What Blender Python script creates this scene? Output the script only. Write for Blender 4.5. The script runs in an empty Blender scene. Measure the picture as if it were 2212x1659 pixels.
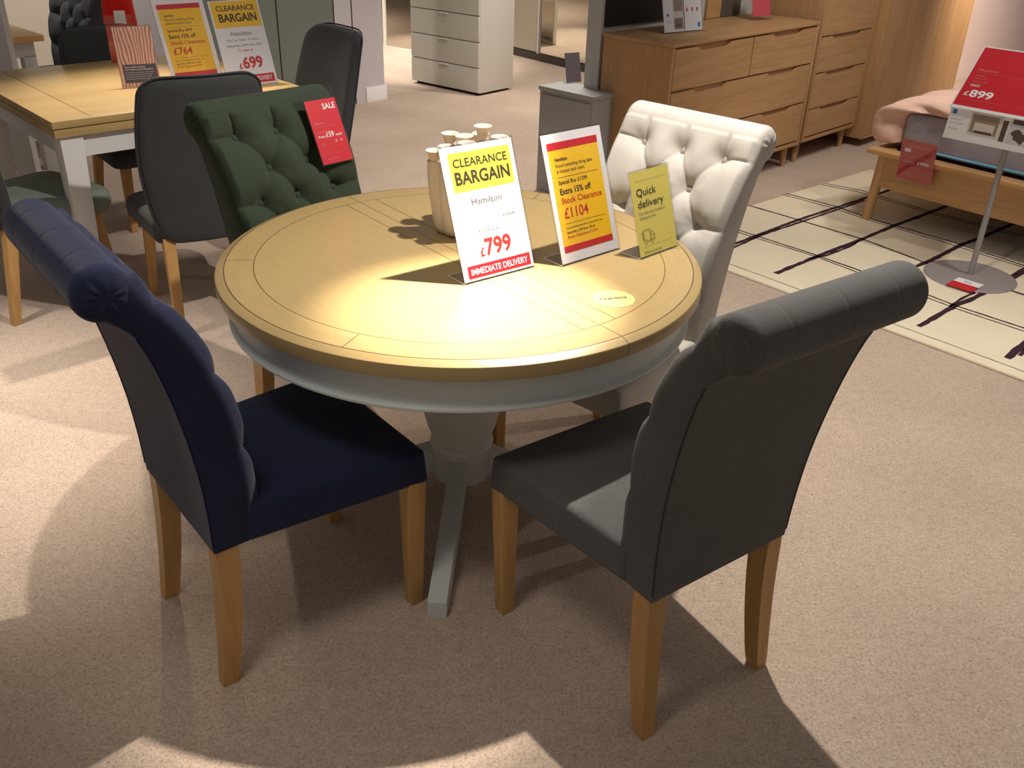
import bpy, bmesh, math, random
from mathutils import Vector, Matrix
import numpy as np
random.seed(3)
S = bpy.context.scene
COL = S.collection
PI = math.pi
R = math.radians

# ------------------------------------------------------------------ camera
PITCH, ROLL, CAMH = 0.5024, 0.0302, 1.6271
FOCAL = 1988.94
cd = bpy.data.cameras.new('camera'); cam = bpy.data.objects.new('camera', cd); COL.objects.link(cam)
cd.sensor_fit = 'HORIZONTAL'; cd.sensor_width = 36.0; cd.lens = FOCAL / 2212 * 36
cd.clip_start = 0.05; cd.clip_end = 60
fw = Vector((0, math.cos(PITCH), -math.sin(PITCH))); rt = Vector((1, 0, 0)); up = rt.cross(fw)
c_, s_ = math.cos(ROLL), math.sin(ROLL)
r2 = c_ * rt + s_ * up; u2 = -s_ * rt + c_ * up
M = Matrix((r2, u2, -fw)).transposed().to_4x4(); M.translation = Vector((0, 0, CAMH))
cam.matrix_world = M
S.camera = cam

# ------------------------------------------------------------------ world, view, lights
S.view_settings.view_transform = 'Standard'; S.view_settings.look = 'None'
S.view_settings.gamma = 1; S.view_settings.use_curve_mapping = False
S.view_settings.exposure = 0.0
w = bpy.data.worlds.new('world'); S.world = w; w.use_nodes = True
w.node_tree.nodes['Background'].inputs[0].default_value = (1.0, 0.90, 0.80, 1)
w.node_tree.nodes['Background'].inputs[1].default_value = 0.215

def spot(name, loc, target, power, angle, blend=0.5, radius=0.03, col=(1, 0.9, 0.78)):
    d = bpy.data.lights.new(name, 'SPOT'); d.energy = power; d.spot_size = R(angle); d.spot_blend = blend
    d.shadow_soft_size = radius; d.color = col
    o = bpy.data.objects.new(name, d); COL.objects.link(o); o.location = loc
    o.rotation_euler = (Vector(target) - Vector(loc)).to_track_quat('-Z', 'Y').to_euler()
    return o
WARM = (1.0, 0.86, 0.70); NEUT = (1.0, 0.93, 0.84)
spot('table_spot', (0.40, 2.40, 2.36), (-0.08, 1.93, 0.77), 950, 25, 1.0, 0.022, (1.0, 0.90, 0.76))
spot('table_wide_spot', (0.42, 2.42, 2.38), (0.10, 2.1, 0.0), 195, 130, 0.35, 0.022, NEUT)
spot('near_pool_spot', (-0.70, 0.85, 2.75), (-0.34, 1.98, 0.0), 52, 37.5, 0.10, 0.30, NEUT)
spot('left_table_spot', (-1.75, 4.9, 2.4), (-1.50, 3.95, 0.77), 310, 58, 0.9, 0.03, WARM)
spot('left_signs_fill', (-0.9, 2.4, 2.6), (-1.42, 4.3, 0.95), 75, 24, 0.9, 0.05, NEUT)  # added fill lamp, brightens the fronts of the square table signs
spot('left_aisle_spot', (-2.3, 2.75, 2.6), (-1.85, 2.55, 0.0), 330, 50, 1.0, 0.10, NEUT)
spot('white_chair_spot', (-0.3, 1.2, 2.5), (0.45, 2.7, 0.9), 12, 40, 0.8, 0.05, NEUT)
spot('rug_spot', (2.7, 3.3, 2.6), (1.7, 3.7, 0.0), 100, 90, 0.8, 0.05, NEUT)
spot('bedroom_spot', (4.3, 6.9, 2.4), (3.6, 8.5, 1.0), 480, 90, 0.8, 0.1, WARM)
spot('bed_spot', (3.0, 4.9, 2.6), (2.7, 5.6, 0.5), 60, 80, 0.8, 0.1, NEUT)
spot('dresser_spot', (2.0, 4.4, 2.8), (1.9, 6.2, 0.4), 125, 70, 0.8, 0.2, NEUT)
spot('aisle_spot', (0.3, 6.0, 2.8), (0.0, 6.0, 0.0), 300, 110, 0.8, 0.3, NEUT)
spot('chest_spot', (-1.7, 9.3, 2.9), (-1.25, 9.5, 0.0), 620, 52, 0.7, 0.05, NEUT)
spot('far_left_fill', (-3.2, 10.8, 2.7), (-3.4, 11.6, 0.6), 520, 110, 0.8, 0.2, NEUT)  # added fill lamp, lights the far left area the back mirror reflects
spot('mirror_spot', (0.8, 7.6, 2.9), (0.5, 8.8, 0.5), 230, 90, 0.8, 0.1, NEUT)
spot('left_back_spot', (-3.2, 6.2, 2.8), (-3.2, 7.5, 0.9), 230, 100, 0.8, 0.2, NEUT)

# ------------------------------------------------------------------ materials
def srgb(r, g, b):
    f = lambda c: (c / 255 / 12.92) if c / 255 <= 0.04045 else ((c / 255 + 0.055) / 1.055) ** 2.4
    return (f(r), f(g), f(b), 1)
def mat(name, col, rough=0.6, spec=0.5, metal=0.0, sheen=0.0):
    m = bpy.data.materials.new(name); m.use_nodes = True
    b = m.node_tree.nodes['Principled BSDF']
    b.inputs['Base Color'].default_value = col; b.inputs['Roughness'].default_value = rough
    b.inputs['Specular IOR Level'].default_value = spec; b.inputs['Metallic'].default_value = metal
    if sheen:
        b.inputs['Sheen Weight'].default_value = sheen; b.inputs['Sheen Roughness'].default_value = 0.45
    return m
class NT:
    def __init__(s, m): s.t = m.node_tree; s.b = s.t.nodes['Principled BSDF']
    def n(s, typ, **k):
        o = s.t.nodes.new(typ)
        for a, v in k.items(): setattr(o, a, v)
        return o
    def l(s, a, b): s.t.links.new(a, b)
    def coord(s, scale=(1, 1, 1), rot=(0, 0, 0)):
        t = s.n('ShaderNodeTexCoord'); mp = s.n('ShaderNodeMapping')
        mp.inputs['Scale'].default_value = scale; mp.inputs['Rotation'].default_value = rot
        s.l(t.outputs['Object'], mp.inputs[0]); return mp.outputs[0]
    def noise(s, v, scale, detail=3, rough=0.5):
        o = s.n('ShaderNodeTexNoise'); o.inputs['Scale'].default_value = scale
        o.inputs['Detail'].default_value = detail; o.inputs['Roughness'].default_value = rough
        s.l(v, o.inputs['Vector']); return o.outputs['Fac']
    def ramp(s, f, stops):
        o = s.n('ShaderNodeValToRGB'); e = o.color_ramp.elements
        while len(e) < len(stops): e.new(0.5)
        for i, (p, c) in enumerate(stops): e[i].position = p; e[i].color = c
        s.l(f, o.inputs[0]); return o.outputs[0]
    def mul(s, a, b, fac=1.0):
        o = s.n('ShaderNodeMix', data_type='RGBA', blend_type='MULTIPLY'); o.inputs[0].default_value = fac
        s.l(a, o.inputs[6]); s.l(b, o.inputs[7]); return o.outputs[2]
    def bump(s, h, st=0.3, d=0.002):
        o = s.n('ShaderNodeBump'); o.inputs['Strength'].default_value = st; o.inputs['Distance'].default_value = d
        s.l(h, o.inputs['Height']); s.l(o.outputs[0], s.b.inputs['Normal'])
    def m(s, op, a, b=None, c=None):
        o = s.n('ShaderNodeMath', operation=op)
        for i, x in enumerate((a, b, c)):
            if x is None: continue
            if isinstance(x, (int, float)): o.inputs[i].default_value = x
            else: s.l(x, o.inputs[i])
        return o.outputs[0]
def sc(col, k): return (min(1, col[0] * k), min(1, col[1] * k), min(1, col[2] * k), 1)

def fabric(name, col, var=0.22, sheen=0.08, weave=900):
    m = mat(name, col, 0.9, 0.2, sheen=sheen); t = NT(m); v = t.coord()
    a = t.ramp(t.noise(t.coord((1, 1, 0.35)), weave, 2, 0.6), [(0.3, sc(col, 1 - var)), (0.7, sc(col, 1 + var))])
    g = t.ramp(t.noise(v, 9, 2), [(0.3, (0.88, 0.88, 0.88, 1)), (0.7, (1, 1, 1, 1))])
    t.l(t.mul(a, g), t.b.inputs['Base Color'])
    t.bump(t.noise(v, weave * 0.8, 2), 0.35, 0.001)
    return m
def wood(name, col, axis=0, rough=0.45, dens=1.0, contrast=0.22, spec=0.4):
    m = mat(name, col, rough, spec); t = NT(m)
    sN = [26 * dens] * 3; sN[axis] = 1.6 * dens
    v = t.coord(tuple(sN))
    a = t.ramp(t.noise(v, 2.0, 6, 0.62), [(0.25, sc(col, 1 - contrast)), (0.5, col), (0.78, sc(col, 1 + contrast * .6))])
    sB = [2.5] * 3; sB[axis] = 0.5
    g = t.ramp(t.noise(t.coord(tuple(sB)), 2.2, 3), [(0.3, (0.86, 0.83, 0.8, 1)), (0.7, (1, 1, 1, 1))])
    t.l(t.mul(a, g), t.b.inputs['Base Color'])
    t.bump(t.noise(v, 5.0, 3), 0.12, 0.001)
    return m
OAK = srgb(190, 148, 92)
m_leg = wood('oak_leg', OAK, 2, 0.45)
m_oakx = wood('oak_board_x', srgb(182, 142, 100), 0, 0.5)
m_oakz = wood('oak_board_z', srgb(182, 142, 100), 2, 0.5)
m_bed = wood('oak_bed', srgb(205, 160, 110), 0, 0.45)
m_bedz = wood('oak_bed_leg', srgb(205, 160, 110), 2, 0.45)
m_white = mat('painted_grey_white', srgb(198, 204, 202), 0.42, 0.4)
m_offwhite = mat('painted_white', srgb(206, 206, 206), 0.45, 0.4)
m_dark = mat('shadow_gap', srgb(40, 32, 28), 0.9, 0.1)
m_navy = fabric('navy_fabric', srgb(33, 38, 66), sheen=0.15)
m_grey = fabric('grey_fabric', srgb(92, 91, 90), 0.38, sheen=0.10)
m_green = fabric('green_fabric', srgb(47, 57, 43), sheen=0.08)
m_cream = fabric('cream_fabric', srgb(184, 179, 172), 0.06, 0.1)
m_char = fabric('charcoal_fabric', srgb(62, 64, 66), sheen=0.08)
m_pipe_navy = mat('navy_piping', srgb(20, 26, 58), 0.8, 0.2)
m_pipe_grey = mat('grey_piping', srgb(60, 60, 60), 0.8, 0.2)
m_pipe_green = mat('green_piping', srgb(32, 42, 30), 0.8, 0.2)
m_pipe_cream = mat('cream_piping', srgb(180, 174, 166), 0.8, 0.2)
m_red = mat('red_card', srgb(206, 36, 48), 0.4)
m_yellow = mat('yellow_card', srgb(250, 200, 40), 0.4)
m_paleyellow = mat('pale_yellow_card', srgb(248, 232, 70), 0.4)
m_lemon = mat('lemon_card', srgb(240, 224, 110), 0.4)
m_paper = mat('white_card', srgb(238, 236, 238), 0.4)
m_black = mat('black_ink', srgb(44, 34, 20), 0.6)
m_ink = mat('grey_ink', srgb(110, 110, 115), 0.6)
m_redink = mat('red_ink', srgb(205, 40, 30), 0.6)
m_wht = mat('white_ink', srgb(245, 240, 240), 0.6)
m_pinkink = mat('pale_red_ink', srgb(232, 130, 130), 0.6)
m_blue = mat('blue_print', srgb(40, 120, 200), 0.5)
m_taupe = mat('dark_brown_print', srgb(74, 50, 44), 0.5)
m_metal = mat('grey_metal', srgb(150, 148, 150), 0.45, 0.5, 0.3)
m_metalbase = mat('grey_metal_base', srgb(150, 142, 142), 0.55, 0.4, 0.1)
m_ceramic = mat('cream_ceramic', srgb(232, 216, 194), 0.3, 0.5)
NT(m_ceramic).bump(NT(m_ceramic).noise(NT(m_ceramic).coord(), 60, 3), 0.12, 0.002)
m_pink = fabric('pink_bedding', srgb(228, 190, 172), 0.05, 0.05)
m_mattress = fabric('grey_mattress', srgb(168, 166, 178), 0.05, 0.05)
def clear(name, tr=0.86, col=(1, 1, 1, 1)):
    m = bpy.data.materials.new(name); m.use_nodes = True; t = m.node_tree
    t.nodes.remove(t.nodes['Principled BSDF'])
    a = t.nodes.new('ShaderNodeBsdfTransparent'); a.inputs[0].default_value = col
    g = t.nodes.new('ShaderNodeBsdfGlossy'); g.inputs['Roughness'].default_value = 0.06
    x = t.nodes.new('ShaderNodeMixShader'); x.inputs[0].default_value = 1 - tr
    t.links.new(a.outputs[0], x.inputs[1]); t.links.new(g.outputs[0], x.inputs[2])
    t.links.new(x.outputs[0], t.nodes['Material Output'].inputs[0]); return m
m_clear = clear('clear_acrylic', 0.95, (0.93, 0.93, 0.94, 1))

m_edge_glint = mat('painted_edge_glint', srgb(226, 222, 216), 0.2)  # pale colour painted in for light caught by the clear acrylic edges
# carpet
def carpet():
    col = srgb(203, 182, 164)
    m = mat('beige_carpet', col, 0.95, 0.1, sheen=0.15); t = NT(m); v = t.coord()
    a = t.ramp(t.noise(v, 130, 5, 0.8), [(0.30, sc(col, 0.42)), (0.46, sc(col, 0.95)), (0.66, sc(col, 1.28))])
    b = t.ramp(t.noise(v, 2.3, 3), [(0.3, (0.88, 0.86, 0.86, 1)), (0.7, (1, 1, 1, 1))])
    s2 = t.ramp(t.noise(v, 34, 3, 0.7), [(0.3, (0.86, 0.85, 0.84, 1)), (0.6, (1, 1, 1, 1))])
    t.l(t.mul(t.mul(a, b), s2), t.b.inputs['Base Color'])
    t.bump(t.noise(v, 240, 3, 0.8), 0.8, 0.004)
    return m
m_carpet = carpet()
def rugmat():
    col = srgb(238, 226, 200)
    m = mat('cream_rug_pile', col, 0.95, 0.1, sheen=0.1); t = NT(m); v = t.coord()
    a = t.ramp(t.noise(v, 260, 3, 0.7), [(0.3, sc(col, 0.82)), (0.7, sc(col, 1.05))])
    b = t.ramp(t.noise(v, 4, 3), [(0.3, (0.93, 0.92, 0.9, 1)), (0.7, (1, 1, 1, 1))])
    t.l(t.mul(a, b), t.b.inputs['Base Color']); t.bump(t.noise(v, 300, 3), 0.5, 0.003)
    return m
m_rug = rugmat(); m_rugline = mat('dark_rug_yarn', srgb(62, 42, 52), 0.95, 0.1)

# table top with grooves, grain along the split line (local x = split direction)
def tabletop_mat():
    col = srgb(165, 141, 96)
    m = mat('table_oak', col, 0.33, 0.45); t = NT(m)
    tc = t.n('ShaderNodeTexCoord'); sp = t.n('ShaderNodeSeparateXYZ'); t.l(tc.outputs['Object'], sp.inputs[0])
    x, y = sp.outputs[0], sp.outputs[1]
    r = t.m('SQRT', t.m('ADD', t.m('MULTIPLY', x, x), t.m('MULTIPLY', y, y)))
    ang = t.m('ARCTAN2', y, x)
    RI, RO = 0.522, 0.593
    g1 = t.ramp(t.noise(t.coord((2.2, 60, 1)), 3.0, 6, 0.7), [(0.25, sc(col, 0.88)), (0.5, col), (0.8, sc(col, 1.05))])
    cb = t.n('ShaderNodeCombineXYZ'); t.l(t.m('MULTIPLY', ang, 1.2), cb.inputs[0]); t.l(t.m('MULTIPLY', r, 26), cb.inputs[1])
    nz = t.n('ShaderNodeTexNoise'); nz.inputs['Scale'].default_value = 2.5; nz.inputs['Detail'].default_value = 5
    t.l(cb.outputs[0], nz.inputs['Vector'])
    g2 = t.ramp(nz.outputs['Fac'], [(0.25, sc(col, 0.90)), (0.5, sc(col, 0.97)), (0.8, sc(col, 1.04))])
    mx = t.n('ShaderNodeMix', data_type='RGBA'); t.l(t.m('GREATER_THAN', r, RI), mx.inputs[0])
    t.l(g1, mx.inputs[6]); t.l(g2, mx.inputs[7])
    def line(d, wd): return t.m('LESS_THAN', t.m('ABSOLUTE', d), wd)
    W = 0.0012
    lines = [line(t.m('SUBTRACT', r, RI), W), line(t.m('SUBTRACT', r, RO), W * 1.4), line(y, W)]
    inner = t.m('LESS_THAN', r, RI)
    for off in (0.052, -0.046): lines.append(t.m('MULTIPLY', line(t.m('SUBTRACT', y, off), W * 1.1), inner))
    ring = t.m('MULTIPLY', t.m('GREATER_THAN', r, RI), t.m('LESS_THAN', r, RO))
    for k in (1, 2, 4, 5):                       # radial joints every 60 degrees
        a = k * PI / 3
        d = t.m('ADD', t.m('MULTIPLY', x, math.sin(a)), t.m('MULTIPLY', y, -math.cos(a)))
        fr = t.m('GREATER_THAN', t.m('ADD', t.m('MULTIPLY', x, math.cos(a)), t.m('MULTIPLY', y, math.sin(a))), 0.0)
        lines.append(t.m('MULTIPLY', t.m('MULTIPLY', line(d, W), ring), fr))
    s = lines[0]
    for q in lines[1:]: s = t.m('MAXIMUM', s, q)
    mx2 = t.n('ShaderNodeMix', data_type='RGBA'); t.l(t.m('MULTIPLY', s, 0.8), mx2.inputs[0]); t.l(mx.outputs[2], mx2.inputs[6])
    mx2.inputs[7].default_value = srgb(70, 45, 20); t.l(mx2.outputs[2], t.b.inputs['Base Color'])
    t.bump(t.m('SUBTRACT', t.noise(t.coord((2, 40, 1)), 4, 4), s), 0.15, 0.001)
    return m
m_top = tabletop_mat()

# ------------------------------------------------------------------ mesh helpers
def link(name, me, m=None, parent=None, loc=None, rot=None):
    o = bpy.data.objects.new(name, me); COL.objects.link(o)
    if parent: o.parent = parent
    if loc: o.location = loc
    if rot: o.rotation_euler = rot
    if m is not None:
        if not me.materials: me.materials.append(None)
        o.material_slots[0].link = 'OBJECT'; o.material_slots[0].material = m
    return o
def fin(bm, name, mats=None, smooth=35):
    me = bpy.data.meshes.new(name); bmesh.ops.recalc_face_normals(bm, faces=bm.faces); bm.to_mesh(me); bm.free()
    if smooth:
        for p in me.polygons: p.use_smooth = True
        me.set_sharp_from_angle(angle=R(smooth))
    for m in (mats or []): me.materials.append(m)
    return me
def obj(name, bm, m, parent=None, smooth=35, loc=None, rot=None):
    return link(name, fin(bm, name, smooth=smooth), m, parent, loc, rot)
def root(name, label, cat, loc=(0, 0, 0), rz=0, group=None):
    o = bpy.data.objects.new(name, None); COL.objects.link(o); o.location = loc; o.rotation_euler = (0, 0, rz)
    o.empty_display_size = 0.05
    return tag(o, label, cat, group)
def tag(o, label, cat, group=None):
    o['label'] = label; o['category'] = cat
    if group: o['group'] = group
    return o
def struct(o): o['kind'] = 'structure'; return o
def box(bm, x0, x1, y0, y1, z0, z1, bev=0.0, seg=2, mi=0):
    r = bmesh.ops.create_cube(bm, size=1)
    vs = r['verts']
    for v in vs:
        v.co = Vector(((x0 + x1) / 2 + v.co.x * (x1 - x0), (y0 + y1) / 2 + v.co.y * (y1 - y0), (z0 + z1) / 2 + v.co.z * (z1 - z0)))
    fs = list({f for v in vs for f in v.link_faces})
    for f in fs: f.material_index = mi
    if bev:
        es = list({e for v in vs for e in v.link_edges})
        bmesh.ops.bevel(bm, geom=es, offset=bev, segments=seg, affect='EDGES', profile=0.6)
def hexa(bm, bot, top, bev=0.0, seg=2):
    """tapered block from 4 bottom and 4 top corners (ccw)"""
    vb = [bm.verts.new(p) for p in bot]; vt = [bm.verts.new(p) for p in top]
    fs = [bm.faces.new(vb[::-1]), bm.faces.new(vt)]
    for i in range(4): fs.append(bm.faces.new((vb[i], vb[(i + 1) % 4], vt[(i + 1) % 4], vt[i])))
    if bev:
        es = list({e for f in fs for e in f.edges})
        bmesh.ops.bevel(bm, geom=es, offset=bev, segments=seg, affect='EDGES', profile=0.6)
def stack(bm, rings, cap=True):
    rr = [[bm.verts.new(p) for p in r] for r in rings]
    n = len(rr[0])
    for a, b in zip(rr, rr[1:]):
        for i in range(n): bm.faces.new((a[i], a[(i + 1) % n], b[(i + 1) % n], b[i]))
    if cap: bm.faces.new(rr[0][::-1]); bm.faces.new(rr[-1])
    return rr
def lathe(bm, prof, n=64, cx=0, cy=0, cap=True):
    stack(bm, [[(cx + r * math.cos(2 * PI * i / n), cy + r * math.sin(2 * PI * i / n), z) for i in range(n)] for r, z in prof], cap)
def tube(bm, pts, r, n=8):
    pts = [Vector(p) for p in pts]; rings = []
    for i, p in enumerate(pts):
        d = (pts[min(i + 1, len(pts) - 1)] - pts[max(i - 1, 0)]).normalized()
        a = d.orthogonal().normalized() if i == 0 else (a - d * a.dot(d)).normalized()
        b = d.cross(a)
        rings.append([p + r * (math.cos(2 * PI * k / n) * a + math.sin(2 * PI * k / n) * b) for k in range(n)])
    stack(bm, rings)
def catmull(pts, n):
    pts = np.array(pts, float); P = np.vstack([2 * pts[0] - pts[1], pts, 2 * pts[-1] - pts[-2]])
    out = []
    for i in range(1, len(P) - 2):
        for t in np.linspace(0, 1, 20, endpoint=False):
            a, b, c, d = P[i - 1], P[i], P[i + 1], P[i + 2]
            out.append(0.5 * (2 * b + (c - a) * t + (2 * a - 5 * b + 4 * c - d) * t * t + (3 * b - a - 3 * c + d) * t ** 3))
    out.append(P[-2]); out = np.array(out)
    L = np.r_[0, np.cumsum(np.linalg.norm(np.diff(out, axis=0), axis=1))]
    s = np.linspace(0, L[-1], n)
    return np.column_stack([np.interp(s, L, out[:, k]) for k in range(out.shape[1])])

# ------------------------------------------------------------------ text
_tc = {}
def text_geo(s, bold):
    k = (s, bold)
    if k not in _tc:
        cu = bpy.data.curves.new('t', 'FONT'); cu.body = s; cu.size = 1; cu.offset = bold; cu.resolution_u = 3
        o = bpy.data.objects.new('t', cu); COL.objects.link(o)
        dg = bpy.context.evaluated_depsgraph_get(); me = bpy.data.meshes.new_from_object(o.evaluated_get(dg))
        V = [tuple(v.co) for v in me.vertices]; F = [tuple(p.vertices) for p in me.polygons]
        bpy.data.objects.remove(o); bpy.data.curves.remove(cu); bpy.data.meshes.remove(me)
        _tc[k] = (V, F)
    return _tc[k]
class Print:
    """flat printed marks on a card: local x right, z up, the face looks to -y"""
    def __init__(s): s.V = []; s.F = []; s.I = []; s.mats = []
    def mi(s, m):
        if m not in s.mats: s.mats.append(m)
        return s.mats.index(m)
    def text(s, st, x, z, h, wd, m, bold=0.0, align='l', y=-0.0009):
        V, F = text_geo(st, bold)
        if not V: return
        x0 = min(v[0] for v in V); x1 = max(v[0] for v in V)
        kx = wd / (x1 - x0); kz = h / 0.72
        if align == 'c': x -= wd / 2
        if align == 'r': x -= wd
        b = len(s.V); k = s.mi(m)
        for v in V: s.V.append((x + (v[0] - x0) * kx, y, z + v[1] * kz))
        for f in F: s.F.append(tuple(b + i for i in f)); s.I.append(k)
    def rect(s, x0, x1, z0, z1, m, y=-0.0005):
        s.poly([(x0, z0), (x1, z0), (x1, z1), (x0, z1)], m, y)
    def poly(s, pts, m, y=-0.0005):
        b = len(s.V); k = s.mi(m)
        for p in pts: s.V.append((p[0], y, p[1]))
        s.F.append(tuple(range(b, b + len(pts)))); s.I.append(k)
    def line(s, p, q, wd, m, y=-0.0009):
        d = Vector((q[0] - p[0], q[1] - p[1])).normalized() * wd / 2; n = (-d.y, d.x)
        s.poly([(p[0] + n[0], p[1] + n[1]), (p[0] - n[0], p[1] - n[1]), (q[0] - n[0], q[1] - n[1]), (q[0] + n[0], q[1] + n[1])], m, y)
    def ring(s, c, r, wd, m, y=-0.0009, n=20):
        for i in range(n):
            a, b = 2 * PI * i / n, 2 * PI * (i + 1) / n
            s.line((c[0] + r * math.cos(a), c[1] + r * math.sin(a)), (c[0] + r * math.cos(b), c[1] + r * math.sin(b)), wd, m, y)
    def build(s, name, parent):
        me = bpy.data.meshes.new(name); me.from_pydata(s.V, [], s.F)
        for m in s.mats: me.materials.append(m)
        me.polygons.foreach_set('material_index', s.I)
        o = bpy.data.objects.new(name, me); COL.objects.link(o); o.parent = parent; return o

def sign_stand(name, label, cat, bl, br, z, W, H, d, zz, mcard, foot=0.07, group=None, two_sheets=True):
    """an L shaped clear holder with a card; bl, br = bottom corners of its face"""
    a = math.atan2(br[1] - bl[1], br[0] - bl[0])
    r = root(name, label, cat, (bl[0], bl[1], z), a, group)
    tilt = math.atan2(d, zz)
    face = bpy.data.objects.new('display_face', None)
    bpy.data.objects.remove(face)
    rot = (-tilt, 0, 0)
    bm = bmesh.new(); box(bm, 0.003, W - 0.003, 0, 0.0012, 0.004, H - 0.004)
    card = obj('card', bm, mcard, r, rot=rot)
    bm = bmesh.new()
    box(bm, 0, W, -0.0035, -0.0015, 0, H)              # front pane
    box(bm, 0, W, 0.0016, 0.0036, 0.0, H)              # back pane
    box(bm, 0, W, -0.0015, 0.0016, H - 0.0015, H + 0.001)
    h = obj('holder', bm, m_clear, r, rot=rot)
    bm = bmesh.new(); box(bm, 0, W, -0.002, foot, 0.0004, 0.0026)
    obj('holder_foot', bm, m_clear, r)
    bm = bmesh.new(); box(bm, -0.0003, 0.0012, 0, foot, 0.0003, 0.0029); box(bm, 0, W, foot - 0.0012, foot + .0003, 0.0003, 0.0029)
    obj('foot_edge_glint', bm, m_edge_glint, r)  # opaque pale bars standing in for the glint along the clear foot
    return r, rot, card
def put(P, name, parent, rot):
    o = P.build(name, parent); o.rotation_euler = rot; return o

# ------------------------------------------------------------------ floor and rug
bm = bmesh.new(); box(bm, -9, 9, -2.5, 15.5, -0.05, 0)
struct(obj('floor', bm, m_carpet, smooth=0))

def frame(o, deg):
    a = R(deg); return Vector(o), Vector((math.cos(a), math.sin(a))), Vector((-math.sin(a), math.cos(a)))
ro = Vector((0.985, 4.27)); ra = R(-48.5)
A = Vector((math.cos(ra), math.sin(ra))); B = Vector((-A.y, A.x))
def rug_uv(p): q = Vector(p) - ro; return q.dot(A), q.dot(B)
bm = bmesh.new(); box(bm, -0.43, 2.25, -0.06, 2.15, 0.001, 0.012, 0.004)
for f in bm.faces: f.material_index = 0
def ribbon(bm, pts, wd, z=0.0128):
    pts = [Vector(p) for p in pts]; L = []
    dens = []
    for p, q in zip(pts, pts[1:]):
        n = max(2, int((q - p).length / 0.03))
        for k in range(n): dens.append(p.lerp(q, k / n))
    dens.append(pts[-1])
    rng = random.Random(int(pts[0].x * 1000) + int(wd * 1e4))
    prev = None
    for i, p in enumerate(dens):
        d = (dens[min(i + 1, len(dens) - 1)] - dens[max(i - 1, 0)]).normalized(); n = Vector((-d.y, d.x))
        k = wd * (0.8 + 0.4 * rng.random()) / 2; j = n * rng.uniform(-0.0015, 0.0015)
        a = bm.verts.new((*(p + n * k + j), z)); b = bm.verts.new((*(p - n * k + j), z))
        if prev:
            f = bm.faces.new((prev[0], prev[1], b, a)); f.material_index = 1
        prev = (a, b)
RL = [  # strong paired lines running away from the near edge
 ([(1.0, 4.38), (1.075, 4.458), (1.56, 4.928), (2.038, 5.342), (2.362, 5.626)], 0.022), ([(0.99, 4.36), (1.09, 4.433), (1.30, 4.66), (1.58, 4.905), (2.05, 5.325)], 0.016),
 ([(1.238, 4.109), (1.512, 4.364), (1.812, 4.631), (2.07, 4.874), (2.391, 5.152), (2.62, 5.36)], 0.026), ([(1.45, 4.32), (1.55, 4.37), (1.70, 4.50), (1.79, 4.605)], 0.014),
 ([(1.47, 3.83), (1.862, 4.177), (2.042, 4.325), (2.336, 4.607), (2.451, 4.694), (2.844, 5.039)], 0.026),
 ([(1.71, 3.551), (1.954, 3.78), (2.073, 3.871), (2.378, 4.141), (2.62, 4.35)], 0.026), ([(1.93, 3.775), (2.03, 3.875), (2.38, 4.165), (2.6, 4.37)], 0.014),
 ([(1.956, 3.273), (2.094, 3.415), (2.5, 3.78)], 0.030), ([(2.02, 3.30), (2.12, 3.41), (2.5, 3.76)], 0.016),
 # thin lines along the near edge
 ([(1.908, 5.658), (2.096, 5.523), (2.384, 5.134), (2.739, 4.777)], 0.009), ([(1.88, 5.63), (2.07, 5.49), (2.36, 5.11), (2.71, 4.75)], 0.009),
 ([(1.606, 5.417), (1.838, 5.192), (1.97, 4.99), (2.276, 4.65), (2.52, 4.315)], 0.013), ([(1.58, 5.39), (1.81, 5.165), (1.945, 4.965), (2.25, 4.62), (2.5, 4.29)], 0.008),
 ([(1.329, 5.16), (1.558, 4.92), (1.822, 4.632), (2.034, 4.306), (2.295, 3.989), (2.6, 3.63)], 0.014),
 ([(1.154, 4.754), (1.253, 4.646), (1.512, 4.364), (1.652, 4.19), (1.827, 3.98), (1.967, 3.781), (2.165, 3.565), (2.5, 3.2)], 0.011),
 ([(1.13, 4.735), (1.23, 4.625), (1.50, 4.35), (1.63, 4.17), (1.805, 3.955), (1.945, 3.76), (2.14, 3.545), (2.47, 3.18)], 0.008)]
for pts, wd in RL: ribbon(bm, [rug_uv(p) for p in pts], wd)
ribbon(bm, [(-0.43, 0.005), (2.25, 0.005)], 0.004)
me = fin(bm, 'rug', [m_rug, m_rugline], 30)
rug = bpy.data.objects.new('rug', me); COL.objects.link(rug); rug.location = (ro.x, ro.y, 0); rug.rotation_euler = (0, 0, ra)
tag(rug, 'cream rug with wavy dark crossing lines under the bed', 'rug')

# ------------------------------------------------------------------ button back chair
WB, WF, WT = 0.200, 0.249, 0.232
ZB, ZT, DEP = 0.3735, 0.463, 0.508
SCY, SCZ, SCR = -0.119, 0.998, 0.053
front = catmull([(0.098, ZB), (0.102, 0.46), (0.098, 0.56), (0.086, 0.67), (0.062, 0.77), (0.028, 0.86), (-0.02, 0.945), (-0.068, 1.014)], 130)
arc = np.array([(SCY + SCR * math.cos(a), SCZ + SCR * math.sin(a)) for a in np.linspace(R(22), R(262), 52)])
rear = catmull([(-0.102, 0.936), (-0.078, 0.90), (-0.052, 0.82), (-0.028, 0.71), (-0.010, 0.59), (-0.002, 0.48), (0.0, ZB)], 34)
BTN = []
for k, z in enumerate((0.965, 0.875, 0.785, 0.695, 0.605, 0.515)):
    xs = (-0.137, 0, 0.137) if k % 2 == 0 else (-0.0685, 0.0685)
    for x in xs: BTN.append((x * (1 - 0.12 * (0.965 - z) / 0.45), z, k))
def halfw(z): 
    t = min(1, max(0, (z - ZB) / (0.95 - ZB))); return WB + (WT - WB) * t
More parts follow.
